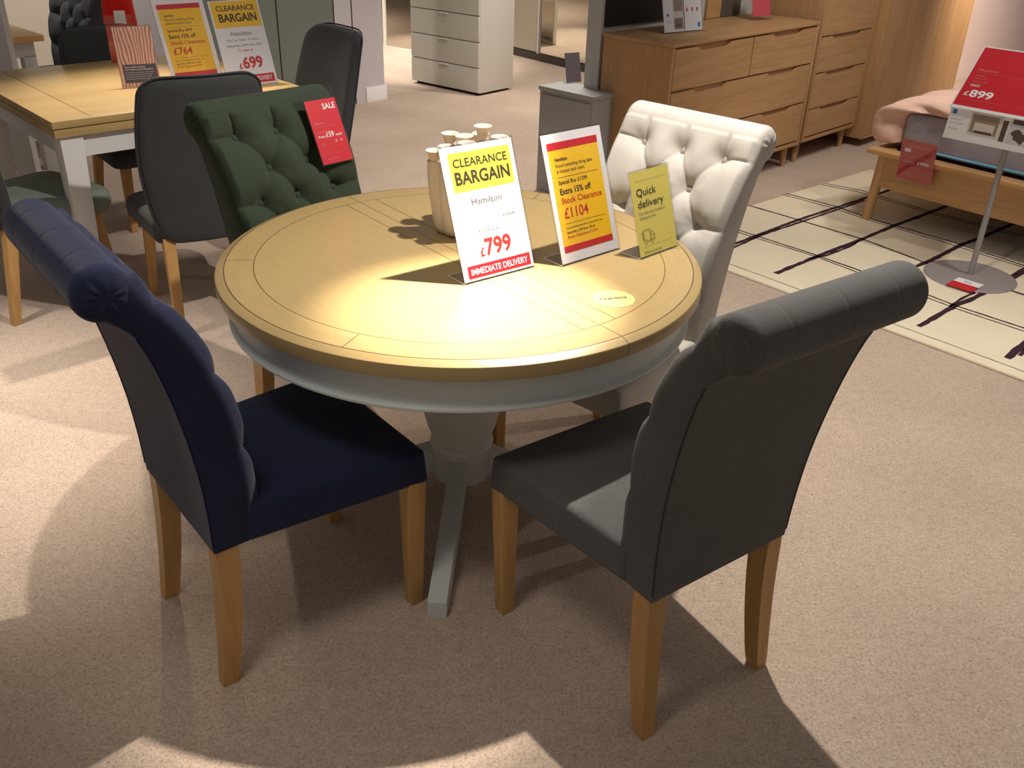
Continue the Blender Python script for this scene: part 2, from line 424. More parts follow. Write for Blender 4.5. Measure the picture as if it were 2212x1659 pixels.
def seat_back_mesh():
    loop = np.vstack([front, arc[1:], rear[1:]])
    nf = len(front); na = len(arc) - 1; n = len(loop)
    d = np.gradient(loop, axis=0); d /= np.linalg.norm(d, axis=1)[:, None] + 1e-9
    nor = np.column_stack([d[:, 1], -d[:, 0]])           # outward (front faces +y)
    s = np.r_[0, np.cumsum(np.linalg.norm(np.diff(loop, axis=0), axis=1))]
    fz = front[:, 1]
    bt = [(x, np.interp(z, fz, s[:nf]), k) for x, z, k in BTN]
    segs = []
    for (x, t, k) in bt:
        for (x2, t2, k2) in bt:
            if k2 == k + 1 and abs(x - x2) < 0.1: segs.append(((x, t), (x2, t2), 1.0))
        if k % 2 == 0 and abs(x) > 0.05: segs.append(((x, t), (math.copysign(0.26, x), t + 0.004), 0.8))
        if k == 0 : segs.append(((x, t), (x, s[nf + na - 6]), 0.35))
    nx = 111
    us = np.linspace(-1, 1, nx)
    uu = np.sign(us) * (1 - (1 - np.abs(us)) ** 1.25)       # denser at the edges
    hw = np.array([halfw(z) for z in loop[:, 1]])
    X = uu[:, None] * hw[None, :]; T = np.repeat(s[None, :], nx, 0)
    edge = hw[None, :] - np.abs(X)
    isf = np.zeros(n); isf[:nf] = 1; isf[nf:nf + na] = 1
    disp = np.zeros_like(X)
    # puffs between creases
    cre = np.full_like(X, 9.0)
    for (a, b, wgt) in segs:
        ax, at = a; bx, b_t = b; L2 = (bx - ax) ** 2 + (b_t - at) ** 2
        q = np.clip(((X - ax) * (bx - ax) + (T - at) * (b_t - at)) / L2, 0, 1)
        dd = np.hypot(X - ax - q * (bx - ax), T - at - q * (b_t - at)) / wgt
        cre = np.minimum(cre, dd)
    btn = np.full_like(X, 9.0)
    for (x, t, k) in bt: btn = np.minimum(btn, np.hypot(X - x, T - t))
    zz = loop[:, 1][None, :]
    fade = np.clip((T - 0.02) / 0.05, 0, 1) * isf[None, :]
    onroll = (np.arange(n) >= nf)[None, :]
    crease = 0.0075 * (1 - np.exp(-(cre / 0.005) ** 1.3)) + 0.011 * (1 - np.exp(-(cre / 0.038) ** 2))
    pit = 0.030 * (1 - np.exp(-(btn / 0.026) ** 1.5))
    d1 = (crease + pit) - 0.036
    d2 = 0.0014 * (1 - np.exp(-(cre / 0.003) ** 1.4)) - 0.0014
    disp = np.where(onroll, d2 * isf[None, :], d1 * fade - (1 - fade) * 0.0 * isf[None, :])
    tail = np.clip((s[nf + na - 1] - T) / 0.03, 0, 1)
    disp = np.where(onroll, disp * tail, disp)
    # join of puffed front and roll
    # rounded edges
    rr = np.where(isf > 0, 0.024, 0.003)[None, :] * np.ones_like(X)
    e = np.clip(rr - edge, 0, None); e = np.minimum(e, rr)
    inset = rr - np.sqrt(np.maximum(rr ** 2 - e ** 2, 0))
    disp = disp * np.clip(edge / 0.02, 0.25, 1) - inset
    Y = loop[None, :, 0] + nor[None, :, 0] * disp
    Z = loop[None, :, 1] + nor[None, :, 1] * disp
    V = np.stack([X, Y, Z], -1).reshape(-1, 3)
    F = []
    for i in range(nx - 1):
        for j in range(n):
            j2 = (j + 1) % n
            F.append((i * n + j, i * n + j2, (i + 1) * n + j2, (i + 1) * n + j))
    F.append(tuple(range(n))[::-1]); F.append(tuple(range((nx - 1) * n, nx * n)))
    me = bpy.data.meshes.new('backrest'); me.from_pydata(V.tolist(), [], F)
    bm = bmesh.new(); bm.from_mesh(me)
    bmesh.ops.triangulate(bm, faces=[f for f in bm.faces if len(f.verts) > 4])
    bmesh.ops.recalc_face_normals(bm, faces=bm.faces); bm.to_mesh(me); bm.free()
    for p in me.polygons: p.use_smooth = True
    me.set_sharp_from_angle(angle=R(62))
    pts = []
    for (x, t, k) in bt:
        j = np.interp(t, s, np.arange(n)); j = int(round(j))
        pts.append((x, loop[j, 0] + nor[j, 0] * -0.030, loop[j, 1] + nor[j, 1] * -0.030, math.atan2(nor[j, 1], nor[j, 0])))
    return me, pts
me_back, btn_pts = seat_back_mesh()
bm = bmesh.new(); lathe(bm, [(0.0115, -0.004), (0.0125, 0.0), (0.0115, 0.003), (0.008, 0.0055), (0.003, 0.0068)], 20)
me_btn = fin(bm, 'button')
# rolled ends gathered in pleats
bm = bmesh.new(); NA, NRr = 72, 10
rings = []
for k in range(NRr + 1):
    q = k / NRr; r = (SCR - 0.0135) * (1 - q) + 0.003
    rings.append([(0.013 * (1 - (1 - q) ** 2) * (1 - .35 * q) + 0.0016 * (0.6 + 0.4 * math.sin(i * .26)) * math.sin(i * 2 * PI / NA * 9 + 1.2 * math.sin(i * 2 * PI / NA * 2)) * math.sin(PI * min(1, q * 1.15)), SCY + r * math.cos(2 * PI * i / NA), SCZ + r * math.sin(2 * PI * i / NA)) for i in range(NA)])
stack(bm, rings); me_end = fin(bm, 'roll_end', smooth=80)
def back_pipe(sx):
    bm = bmesh.new()
    pts = [(sx * (halfw(z) - 0.002), y + 0.0005, z) for y, z in rear[2::2]]
    tube(bm, pts, 0.0022, 8)
    return fin(bm, 'piping')
me_pipeL, me_pipeR = back_pipe(-1), back_pipe(1)
def seat_mesh():
    bm = bmesh.new(); y0 = 0.075
    wb = WB + (WF - WB) * y0 / DEP
    nx, ny = 22, 22
    hexa(bm, [(-wb, y0, ZB), (wb, y0, ZB), (WF, DEP, ZB), (-WF, DEP, ZB)], [(-wb, y0, ZT), (wb, y0, ZT), (WF - .006, DEP - .006, ZT), (-WF + .006, DEP - .006, ZT)], 0.016, 4)
    # crown the top a little
    bmesh.ops.subdivide_edges(bm, edges=[e for e in bm.edges if e.calc_length() > 0.2], cuts=8, use_grid_fill=True)
    for v in bm.verts:
        if v.co.z > ZT - 0.001:
            hx = wb + (WF - wb) * (v.co.y - y0) / (DEP - y0)
            v.co.z += 0.012 * max(0, 1 - (v.co.x / hx) ** 4) * max(0, 1 - abs((v.co.y - 0.29) / 0.22) ** 4)
    return fin(bm, 'seat', smooth=60)
me_seat = seat_mesh()
def leg_mesh(sx, frontleg):
    bm = bmesh.new()
    if frontleg:
        x1, y1 = sx * (WF - 0.006), DEP - 0.006; t = 0.048
        x0, y0 = sx * (WF - 0.020), DEP - 0.014; b = 0.034
        hexa(bm, [(x0 - sx * b, y0 - b, 0), (x0, y0 - b, 0), (x0, y0, 0), (x0 - sx * b, y0, 0)],
             [(x1 - sx * t, y1 - t, ZB + .01), (x1, y1 - t, ZB + .01), (x1, y1, ZB + .01), (x1 - sx * t, y1, ZB + .01)], 0.003)
    else:
        rings = []
        for k in range(11):
            q = k / 10; z = (ZB + .01) * q; off = -0.030 * (1 - q) ** 1.7; tt = 0.037 + 0.013 * math.sin(q * PI / 2)
            xo = sx * (WB - 0.002); yo = 0.004 + off
            rr = [(xo, yo, z), (xo, yo + tt, z), (xo - sx * (tt - .004), yo + tt, z), (xo - sx * (tt - .004), yo, z)]
            rings.append(rr)
        stack(bm, rings)
        bmesh.ops.bevel(bm, geom=[e for e in bm.edges if abs(e.verts[0].co.z - e.verts[1].co.z) > 0.01], offset=0.003, segments=2, affect='EDGES')
    return fin(bm, 'leg', smooth=40)
me_legs = [leg_mesh(s, f) for s in (-1, 1) for f in (True, False)]
def button_chair(label, loc, deg, fab, pipe, buttons=None, group='button back chairs around the round table'):
    r = root('dining_chair', label, 'chair', (loc[0], loc[1], 0), R(deg - 90), group)
    link('seat', me_seat, fab, r)
    b = link('backrest', me_back, fab, r)
    for p in btn_pts:
        q = link('button', me_btn, buttons or fab, b, p[:3])
        q.rotation_euler = (R(-90) + p[3], 0, 0)
    link('roll_end', me_end, fab, b, (WT - 0.003, 0, 0))
    e = link('roll_end', me_end, fab, b, (-WT + 0.003, 0, 0)); e.scale = (-1, 1, 1)
    link('piping', me_pipeL, pipe, b); link('piping', me_pipeR, pipe, b)
    for m in me_legs: link('leg', m, m_leg, r)
    return r
chA = button_chair('navy blue button back dining chair left of the round table', (-0.7367, 1.6571), math.degrees(0.6903), m_navy, m_pipe_navy)
chB = button_chair('plain grey button back dining chair at the right front, its back towards us', (0.4507, 1.5125), math.degrees(2.2021), m_grey, m_pipe_grey)
chC = button_chair('dark green button back dining chair with a red price tag, behind the round table', (-0.684, 2.709), -42.1, m_green, m_pipe_green)
m_btncream = mat('cream_button', srgb(142, 134, 126), 0.8)
chD = button_chair('cream button back dining chair behind the yellow signs on the round table', (0.437, 2.617), 227.7, m_cream, m_pipe_cream, m_btncream)

# red price tag hanging over the green chair's back
tg = root('price_tag', 'red SALE price tag in a clear sleeve hanging on the green chair', 'price tag', (-0.684, 2.709, 0), R(-42.1 - 90))
# face tangent to the front of the backrest; local frame of the chair
tagm = Matrix.Translation(Vector((-0.085, 0.056, 0.855))) @ Matrix.Rotation(PI, 4, 'Z') @ Matrix.Rotation(R(-24), 4, 'X') @ Matrix.Rotation(R(0), 4, 'Y')
bm = bmesh.new(); box(bm, 0, 0.112, 0, 0.0012, 0, 0.19)
q = obj('card', bm, m_red, tg); q.matrix_local = tagm
bm = bmesh.new(); box(bm, -0.004, 0.116, -0.003, -0.0015, -0.004, 0.222); box(bm, -0.004, 0.116, 0.0016, 0.0026, -0.004, 0.222)
q = obj('sleeve', bm, m_clear, tg); q.matrix_local = tagm
P = Print()
P.text('SALE', 0.104, 0.160, 0.017, 0.046, m_wht, 0.02, 'r')
P.text('Hamilton', 0.012, 0.118, 0.007, 0.036, m_pinkink)
P.text('Button back chair', 0.012, 0.094, 0.004, 0.045, m_pinkink)
P.text('From', 0.012, 0.078, 0.008, 0.022, m_wht, 0.01); P.text('£', 0.037, 0.078, 0.009, 0.005, m_wht, 0.01)
P.text('159', 0.044, 0.078, 0.016, 0.026, m_wht, 0.02); P.text('each', 0.075, 0.078, 0.008, 0.023, m_wht, 0.01)
for x in (0.068, 0.086): P.rect(x, x + 0.008, 0.060, 0.067, m_pinkink)
P.line((0.012, 0.11), (0.1, 0.11), 0.0004, m_pinkink); P.line((0.012, 0.03), (0.1, 0.03), 0.0004, m_pinkink)
P.text('In stock now', 0.012, 0.056, 0.004, 0.02, m_pinkink); P.text('Delivery available', 0.022, 0.012, 0.004, 0.04, m_pinkink)
q = P.build('lettering', tg); q.matrix_local = tagm

# ------------------------------------------------------------------ round table
TX, TY = -0.1403, 2.2489
tb = root('round_table', 'round pedestal dining table with oak top and pale grey painted base', 'table', (TX, TY, 0), R(-50.97))
bm = bmesh.new()
lathe(bm, [(0.55, 0.728), (0.612, 0.728), (0.6155, 0.731), (0.616, 0.7345), (0.616, 0.7585), (0.6145, 0.7615), (0.611, 0.7635), (0.600, 0.7675), (0.596, 0.7695), (0.590, 0.770), (0.4, 0.770), (0.2, 0.77), (0.01, 0.77)], 160)
obj('tabletop', bm, m_top, tb, 32)
bm = bmesh.new()
lathe(bm, [(0.560, 0.730), (0.581, 0.730), (0.581, 0.668), (0.583, 0.658), (0.590, 0.653), (0.595, 0.650), (0.595, 0.645), (0.590, 0.641), (0.560, 0.641), (0.556, 0.66), (0.556, 0.725)], 160, cap=False)
obj('apron', bm, m_white, tb, 40)
bm = bmesh.new()
lathe(bm, [(0.075, 0.092), (0.083, 0.095), (0.086, 0.10), (0.086, 0.195), (0.090, 0.200), (0.091, 0.208), (0.087, 0.215), (0.083, 0.220), (0.087, 0.235), (0.098, 0.265), (0.107, 0.305), (0.108, 0.34), (0.103, 0.375), (0.090, 0.41), (0.075, 0.445), (0.065, 0.48), (0.062, 0.51), (0.066, 0.53), (0.080, 0.545), (0.084, 0.56), (0.084, 0.60), (0.16, 0.62), (0.16, 0.732)], 72)
obj('pedestal', bm, m_white, tb, 40)
def pleg(a):
    bm = bmesh.new(); rings = []
    for k in range(15):
        q = k / 14; r = 0.075 + (0.512 - 0.075) * q
        top = 0.186 * (1 - q) ** 1.15 + 0.045 + 0.012 * math.sin(PI * q) - 0.045 * (1 - q) * 0.9
        top = 0.188 - 0.140 * (q ** 0.86) if q < 1 else 0.046
        bot = max(0.0, top - 0.062 - 0.02 * (1 - q))
        if q > 0.93: bot = 0.0
        hw = 0.024
        rings.append([(r, -hw, bot), (r, hw, bot), (r, hw, top), (r, -hw, top)])
    stack(bm, rings)
    bmesh.ops.rotate(bm, verts=bm.verts, cent=(0, 0, 0), matrix=Matrix.Rotation(a, 3, 'Z'))
    return obj('leg', bm, m_white, tb, 40)
for k in range(4): pleg(R(-93.3 + 50.97 + 90 * k))

# extendable sticker
bm = bmesh.new(); lathe(bm, [(0.0495, 0.7703), (0.0495, 0.7708)], 48)
st = root('round_sticker', 'round yellow Extendable sticker on the round table', 'sticker', (0.232, 1.989, 0))
obj('disc', bm, mat('yellow_sticker', srgb(226, 216, 120), 0.4), st)
P = Print(); P.text('Extendable', 0, -0.004, 0.013, 0.066, m_black, 0.02, 'c', y=0)
q = P.build('lettering', st); q.rotation_euler = (R(-90), 0, R(16)); q.location = (0, 0, 0.7712)

# ------------------------------------------------------------------ signs on the round table
r, rot, card = sign_stand('sign_holder', 'white CLEARANCE BARGAIN sign priced £799 on the round table, front of the vase', 'sign', (-0.121, 2.041), (0.048, 2.175), 0.7705, 0.218, 0.325, 0.112, 0.303, m_paper)
P = Print(); W_, H_ = 0.218, 0.325
P.rect(0.024, 0.203, 0.215, 0.306, m_paleyellow)
P.text('CLEARANCE', W_ / 2 + .004, 0.272, 0.020, 0.158, m_black, 0.014, 'c'); P.text('BARGAIN', W_ / 2 + .004, 0.232, 0.030, 0.160, m_black, 0.025, 'c')
P.text('Hamilton', W_ / 2 + .002, 0.181, 0.016, 0.088, m_ink, 0, 'c')
P.text('Round Table + 4 Chairs', W_ / 2 + .002, 0.160, 0.0075, 0.118, mat('faint_ink', srgb(205, 205, 208), 0.6), 0, 'c')
P.text('Special Buy £1299 Was', 0.028, 0.140, 0.0075, 0.10, bpy.data.materials['faint_ink'], 0); P.text('£1104', 0.166, 0.140, 0.009, 0.036, m_ink, 0, 'c')
P.text('To clear at', W_ / 2 - .008, 0.113, 0.009, 0.064, m_ink, 0, 'c')
P.text('£', 0.064, 0.058, 0.020, 0.012, m_redink, 0.02); P.text('799', 0.080, 0.058, 0.040, 0.078, m_redink, 0.02)
P.rect(0.018, 0.207, 0.010, 0.040, m_red); P.text('IMMEDIATE DELIVERY', 0.1125, 0.0175, 0.015, 0.172, m_wht, 0.02, 'c')
put(P, 'print', r, rot)

def offer(label, bl, br, z, W, H, d, zz, lines, group=None):
    r, rot, card = sign_stand('sign_holder', label, 'sign', bl, br, z, W, H, d, zz, m_paper, group=group)
    P = Print(); k = W / 0.213; h = H / 0.328
    P.rect(0.018 * k, 0.192 * k, 0.030 * h, 0.302 * h, m_yellow); P.rect(0.018 * k, 0.192 * k, 0.284 * h, 0.302 * h, m_red, -0.0007); P.rect(0.018 * k, 0.192 * k, 0.030 * h, 0.046 * h, m_red, -0.0007)
    for (s, x, zc, hh, ww, m, b) in lines: P.text(s, x * k, zc * h, hh * h, ww * k, m, b)
    for zc in (0.216, 0.101): P.line((0.036 * k, zc * h), (0.176 * k, zc * h), 0.0008, m_black)
    put(P, 'print', r, rot); return r
offer('yellow stock clearance sign priced £1104 on the round table', (0.118, 2.181), (0.277, 2.323), 0.7705, 0.213, 0.328, 0.107, 0.310,
  [('Hamilton', .036, .256, .009, .042, m_black, .02), ('Round extending dining table', .036, .241, .0085, .128, m_black, 0), ('& 4 button back chairs.', .036, .227, .0085, .098, m_black, 0),
   ('Special Buy £1299', .036, .199, .010, .100, m_black, .01), ('Extra 15% off', .036, .174, .015, .108, m_black, .02), ('Stock Clearance', .036, .151, .015, .142, m_redink, .01), ('£1104', .038, .114, .027, .084, m_redink, .01),
   ('Large extending dining table & 6 button back chairs', .036, .088, .005, .13, m_black, 0), ('Special Buy £1499 Extra 15% off', .036, .076, .006, .10, m_black, .01), ('Stock Clearance £1274', .036, .064, .007, .105, m_redink, .01)])
# clear sleeve foot of the quick delivery sign
r, rot, card = sign_stand('sign_holder', 'small yellow Quick delivery sign at the right edge of the round table', 'sign', (0.322, 2.246), (0.436, 2.358), 0.7705, 0.160, 0.224, 0.066, 0.214, m_lemon)
P = Print()
P.text('Quick', 0.020, 0.158, 0.020, 0.078, m_black, 0.0); P.text('delivery', 0.020, 0.128, 0.020, 0.104, m_black, 0.0)
P.text('Get that new furniture', 0.020, 0.111, 0.007, 0.105, m_ink, 0); P.text('feeling sooner', 0.020, 0.099, 0.007, 0.066, m_ink, 0)
P.text('While stocks last', 0.020, 0.010, 0.007, 0.072, m_ink, 0)
P.line((0.018, 0.196), (0.138, 0.196), 0.0006, m_ink); P.line((0.018, 0.028), (0.138, 0.028), 0.0006, m_ink)
lw = 0.0013; m_v = mat('olive_ink', srgb(120, 108, 40), 0.6)
van = [(0.026, 0.046), (0.024, 0.069), (0.052, 0.071), (0.052, 0.064), (0.062, 0.064), (0.069, 0.055), (0.069, 0.042), (0.064, 0.041)]
for p, q in zip(van, van[1:]): P.line(p, q, lw, m_v)
P.line((0.052, 0.064), (0.052, 0.041), lw, m_v); P.line((0.040, 0.041), (0.052, 0.041), lw, m_v)
P.ring((0.033, 0.040), 0.0055, lw, m_v); P.ring((0.058, 0.040), 0.0055, lw, m_v)
P.line((0.056, 0.061), (0.056, 0.053), lw, m_v); P.line((0.056, 0.053), (0.066, 0.053), lw, m_v)
for z0, x0 in ((0.064, 0.016), (0.058, 0.020), (0.052, 0.017), (0.046, 0.021)): P.line((x0, z0), (0.030, z0), lw, m_v)
put(P, 'print', r, rot)

# ------------------------------------------------------------------ multi neck vase
vs = root('flower_vase', 'cream ceramic vase of many joined flared necks on the round table', 'vase', (-0.125, 2.43, 0.7705))
tubes = [(0.028, 0.02, 0.283), (-0.061, 0.05, 0.254), (-0.018, -0.03, 0.268), (-0.009, -0.078, 0.262), (-0.062, -0.045, 0.243), (-0.098, -0.008, 0.222), (0.073, 0.02, 0.256), (0.06, -0.05, 0.246), (0.02, 0.075, 0.25), (-0.02, 0.085, 0.24)]
for i, (x, y, h) in enumerate(tubes):
    bm = bmesh.new(); bx, by = x * 0.62, y * 0.62; n = 28; rings = []
    prof = [(0.02, 0.0), (0.036, 0.004), (0.041, 0.02), (0.041, 0.06), (0.036, 0.11), (0.028, 0.155), (0.021, 0.195), (0.0165, h - 0.035), (0.0155, h - 0.022), (0.018, h - 0.010), (0.0235, h - 0.002), (0.0245, h), (0.0225, h + 0.0012), (0.0165, h - 0.002), (0.0125, h - 0.012), (0.011, h - 0.03), (0.011, h - 0.06)]
    for (r_, z_) in prof:
        q = min(1, z_ / h); q = q * q * (3 - 2 * q); cx = bx + (x - bx) * q; cy = by + (y - by) * q
        rings.append([(cx + r_ * math.cos(2 * PI * k / n), cy + r_ * math.sin(2 * PI * k / n), z_) for k in range(n)])
    stack(bm, rings); obj('neck', bm, m_ceramic, vs, 70)

# ------------------------------------------------------------------ shell chairs at the square table
def pillow(bm, W0, W1, H, T, rad, bend=None, ncor=7, rnd=1.0):
    """rounded slab standing in xz, W0 bottom half width, W1 top half width"""
    out = []
    cs = [(-W0, 0, 180, rad * .9), (W0, 0, 270, rad * .9), (W1, H, 0, rad), (-W1, H, 90, rad)]
    for (x, z, a0, r) in cs:
        cx = x - math.copysign(r, x); cz = z + r if z == 0 else z - r
        for k in range(ncor + 1):
            a = R(a0 + 90 * k / ncor); out.append((cx + r * math.cos(a), cz + r * math.sin(a)))
    dens = []
    n0 = len(out)
    for i in range(n0):
        p, q = out[i], out[(i + 1) % n0]; L = math.hypot(q[0] - p[0], q[1] - p[1]); m = max(1, int(L / 0.03))
        for k in range(m): dens.append((p[0] + (q[0] - p[0]) * k / m, p[1] + (q[1] - p[1]) * k / m))
    cz = H / 2
    prof = [(0.0, -1), (0.3, -1), (0.6, -1), (0.85, -1), (0.94, -.93), (0.985, -.62), (1.0, -.1), (1.0, .1), (0.985, .62), (0.94, .93), (0.85, 1), (0.6, 1), (0.3, 1), (0.0, 1)]
    rings = []
    for k, t in prof:
        k = max(k, 0.01)
        rg = []
        for x, z in dens:
            X = x * k; Z = cz + (z - cz) * k; Y = t * T
            if bend: X, Y, Z = bend(X, Y, Z)
            rg.append((X, Y, Z))
        rings.append(rg)
    stack(bm, rings)
bm = bmesh.new()
pillow(bm, 0.185, 0.205, 0.64, 0.030, 0.065, lambda x, y, z: (x * (1 + 0.22 * math.sin(PI * min(1, z / .64) ** .9)), y + 0.01 - 0.14 * (z / 0.64) ** 1.7 + 0.9 * x * x, z + 0.365))
me_sback = fin(bm, 'backrest', smooth=60)
bm = bmesh.new()
pillow(bm, 0.215, 0.24, 0.46, 0.045, 0.06, lambda x, y, z: (x, z + 0.02, 0.405 + y + 0.01 * (1 - (x / .24) ** 2) * (y > 0)))
me_sseat = fin(bm, 'seat', smooth=60)
def sleg(sx, f):
    bm = bmesh.new()
    x1, y1 = sx * 0.165, (0.40 if f else 0.045); x0, y0 = sx * (0.19 if f else 0.185), (0.44 if f else -0.03)
    t, b = 0.023, 0.016
    hexa(bm, [(x0 - b, y0 - b, 0), (x0 + b, y0 - b, 0), (x0 + b, y0 + b, 0), (x0 - b, y0 + b, 0)], [(x1 - t, y1 - t, .39), (x1 + t, y1 - t, .39), (x1 + t, y1 + t, .39), (x1 - t, y1 + t, .39)], .003)
    return fin(bm, 'leg', smooth=40)
me_sl = [sleg(s, f) for s in (-1, 1) for f in (True, False)]
def sl_pipe():
    bm = bmesh.new(); pts = []
    for k in range(41):
        q = k / 40
        # up one side, over the top, down the other, on the rear edge
        per = [(-0.185, 0.1), (-0.2, 0.55), (-0.19, 0.615), (-0.14, 0.639), (0, 0.64), (0.14, 0.639), (0.19, 0.615), (0.2, 0.55), (0.185, 0.1)]
    for x, z in catmull(per, 50):
        X = x * (1 + 0.22 * math.sin(PI * min(1, z / .64) ** .9)); pts.append((X * 1.0, -0.022 + 0.01 - 0.14 * (z / 0.64) ** 1.7 + 0.9 * x * x, z + 0.365))
    tube(bm, pts, 0.0035, 6); return fin(bm, 'piping')
me_sp = sl_pipe(); m_charpipe = mat('charcoal_piping', srgb(44, 46, 52), 0.8)
def shell_chair(label, loc, deg, zs=1.0, fab=m_char, seatm=None):
    r = root('shell_chair', label, 'chair', (loc[0], loc[1], 0), R(deg - 90), 'curved back chairs around the square table')
    r.scale = (1, 1, zs)
    link('seat', me_sseat, seatm or fab, r); b = link('backrest', me_sback, fab, r)
    link('piping', me_sp, m_charpipe, b)
    for m in me_sl: link('leg', m, m_leg, r)
    return r
shell_chair('charcoal curved back chair directly behind the green chair, its back towards us', (-1.17, 3.39), 122)
shell_chair('charcoal chair on the far side of the square table, behind the wood grain card', (-2.10, 4.90), 312.7, 0.90)
shell_chair('charcoal chair at the right end of the square table, beside the green panel', (-0.93, 4.42), 222)
shell_chair('charcoal chair at the left edge of the picture, only its sage seat in view', (-2.14, 3.46), 57, 1.0, m_char, fabric('sage_grey_fabric', srgb(126, 136, 128)))

# ------------------------------------------------------------------ square flip top table
LT = root('square_table', 'square flip top dining table with oak top and white legs', 'table', (-1.773, 3.503, 0), R(42.7))
LX, LY = 1.12, 1.165
m_sqtop = wood('square_table_oak', srgb(176, 150, 102), 0, 0.33, 1.0, 0.14)
bm = bmesh.new(); box(bm, 0, LX, 0, LY, 0.741, 0.770, 0.005); box(bm, 0, 0.155, 0.006, LY - .006, 0.7695, 0.7702)
obj('tabletop', bm, m_sqtop, LT)
bm = bmesh.new(); box(bm, 0.1535, 0.1555, 0.01, LY - .01, 0.7690, 0.7705)
obj('joint_line', bm, m_dark, LT)
bm = bmesh.new(); box(bm, 0.004, LX - .004, 0.004, LY - .004, 0.706, 0.738, 0.005)
obj('lower_leaf', bm, m_sqtop, LT)
bm = bmesh.new()
for (x0, x1, y0, y1) in ((0.05, LX - .05, 0.045, 0.065), (0.05, LX - .05, LY - .065, LY - .045), (0.045, 0.065, 0.05, LY - .05), (LX - .065, LX - .045, 0.05, LY - .05)): box(bm, x0, x1, y0, y1, 0.615, 0.7065)
obj('apron', bm, m_offwhite, LT)
for sx, x in ((1, 0.025), (-1, LX - .025)):
    for sy, y in ((1, 0.025), (-1, LY - .025)):
        bm = bmesh.new(); t, b = 0.09, 0.062
        pts = lambda w_, z_, o_: [(x + sx * o_, y + sy * o_, z_), (x + sx * (o_ + w_), y + sy * o_, z_), (x + sx * (o_ + w_), y + sy * (o_ + w_), z_), (x + sx * o_, y + sy * (o_ + w_), z_)]
        hexa(bm, pts(b, 0, 0.0), pts(t, 0.706, 0.0), 0.004); obj('leg', bm, m_offwhite, LT)

# signs on the square table
c_, s_ = math.cos(R(42.7)), math.sin(R(42.7))
offer('yellow stock clearance sign priced £764 on the square table', (-1.555, 4.235), (-1.375, 4.401), 0.7705, 0.245, 0.375, 0.13, 0.35,
  [('Hamilton', .036, .256, .008, .042, m_black, .02), ('Flip top extending dining', .036, .241, .0085, .118, m_black, 0), ('table & 4 classic chairs', .036, .227, .0085, .105, m_black, 0),
   ('Special Buy £899', .036, .199, .010, .100, m_black, .01), ('Extra 15% off', .036, .174, .015, .108, m_black, .02), ('Stock Clearance', .036, .151, .015, .142, m_redink, .01), ('£764', .038, .114, .027, .076, m_redink, .01),
   ('Flip top extending table & 6 classic chairs', .036, .088, .005, .12, m_black, 0), ('Special Buy £1099 Extra 15% off', .036, .076, .006, .10, m_black, .01), ('Stock Clearance £934', .036, .064, .007, .100, m_redink, .01)])
r, rot, card = sign_stand('sign_holder', 'white CLEARANCE BARGAIN sign priced £699 on the square table', 'sign', (-1.30, 4.215), (-1.12, 4.375), 0.7705, 0.245, 0.375, 0.13, 0.35, m_paper)
P = Print(); k = 0.245 / 0.218; h = 0.375 / 0.325
P.rect(0.010 * k, 0.208 * k, 0.222 * h, 0.318 * h, m_yellow)
for (s, x, zc, hh, ww, m, b) in [('CLEARANCE', .110, .283, .020, .162, m_black, .014), ('BARGAIN', .112, .243, .030, .160, m_black, .025), ('Hamilton', .110, .190, .017, .088, m_ink, 0), ('Flip Top Table + 4 Chairs', .110, .170, .0085, .134, m_ink, 0), ('Special Buy £899 Was £764', .110, .150, .0085, .15, m_ink, 0), ('To clear at', .110, .131, .009, .064, m_redink, .01)]:
    P.text(s, x * k, zc * h, hh * h, ww * k, m, b, 'c')
P.text('£', 0.066 * k, 0.068 * h, 0.020 * h, 0.015 * k, m_redink, 0.02); P.text('699', 0.085 * k, 0.068 * h, 0.042 * h, 0.085 * k, m_redink, 0.03)
P.rect(0.012 * k, 0.206 * k, 0.010 * h, 0.042 * h, m_red); P.text('IMMEDIATE DELIVERY', 0.109 * k, 0.019 * h, 0.016 * h, 0.172 * k, m_wht, 0.015, 'c')
put(P, 'print', r, rot)
# wood grain card
def graincard():
    col = srgb(214, 128, 84)
    m = mat('wood_print', col, 0.4); t = NT(m); v = t.coord((5, 1, 1.5))
    wv = t.n('ShaderNodeTexWave', wave_type='BANDS', bands_direction='X'); wv.inputs['Scale'].default_value = 4.5; wv.inputs['Distortion'].default_value = 22
    wv.inputs['Detail'].default_value = 3; wv.inputs['Detail Scale'].default_value = 0.35; t.l(v, wv.inputs['Vector'])
    t.l(t.ramp(wv.outputs['Fac'], [(0.0, srgb(190, 100, 64)), (0.45, srgb(230, 150, 108)), (1.0, srgb(252, 216, 184))]), t.b.inputs['Base Color'])
    return m
r, rot, card = sign_stand('card_holder', 'wood grain printed information card with brown caption on the square table', 'sign', (-1.752, 4.150), (-1.614, 4.222), 0.7705, 0.166, 0.262, 0.09, 0.246, graincard(), foot=0.05)
P = Print(); P.rect(0.018, 0.158, 0.020, 0.098, m_taupe)
for i, (s, ww) in enumerate([('Natural timber furniture', .085), ('is as unique as your fingerprint.', .118)]): P.text(s, 0.026, 0.084 - i * .010, 0.0065, ww, m_wht, .02)
for i, ww in enumerate((.118, .112, .105, .096)): P.text('No two pieces are ever the same in colour', 0.026, 0.062 - i * .009, 0.0045, ww, m_wht, 0)
put(P, 'print', r, rot)

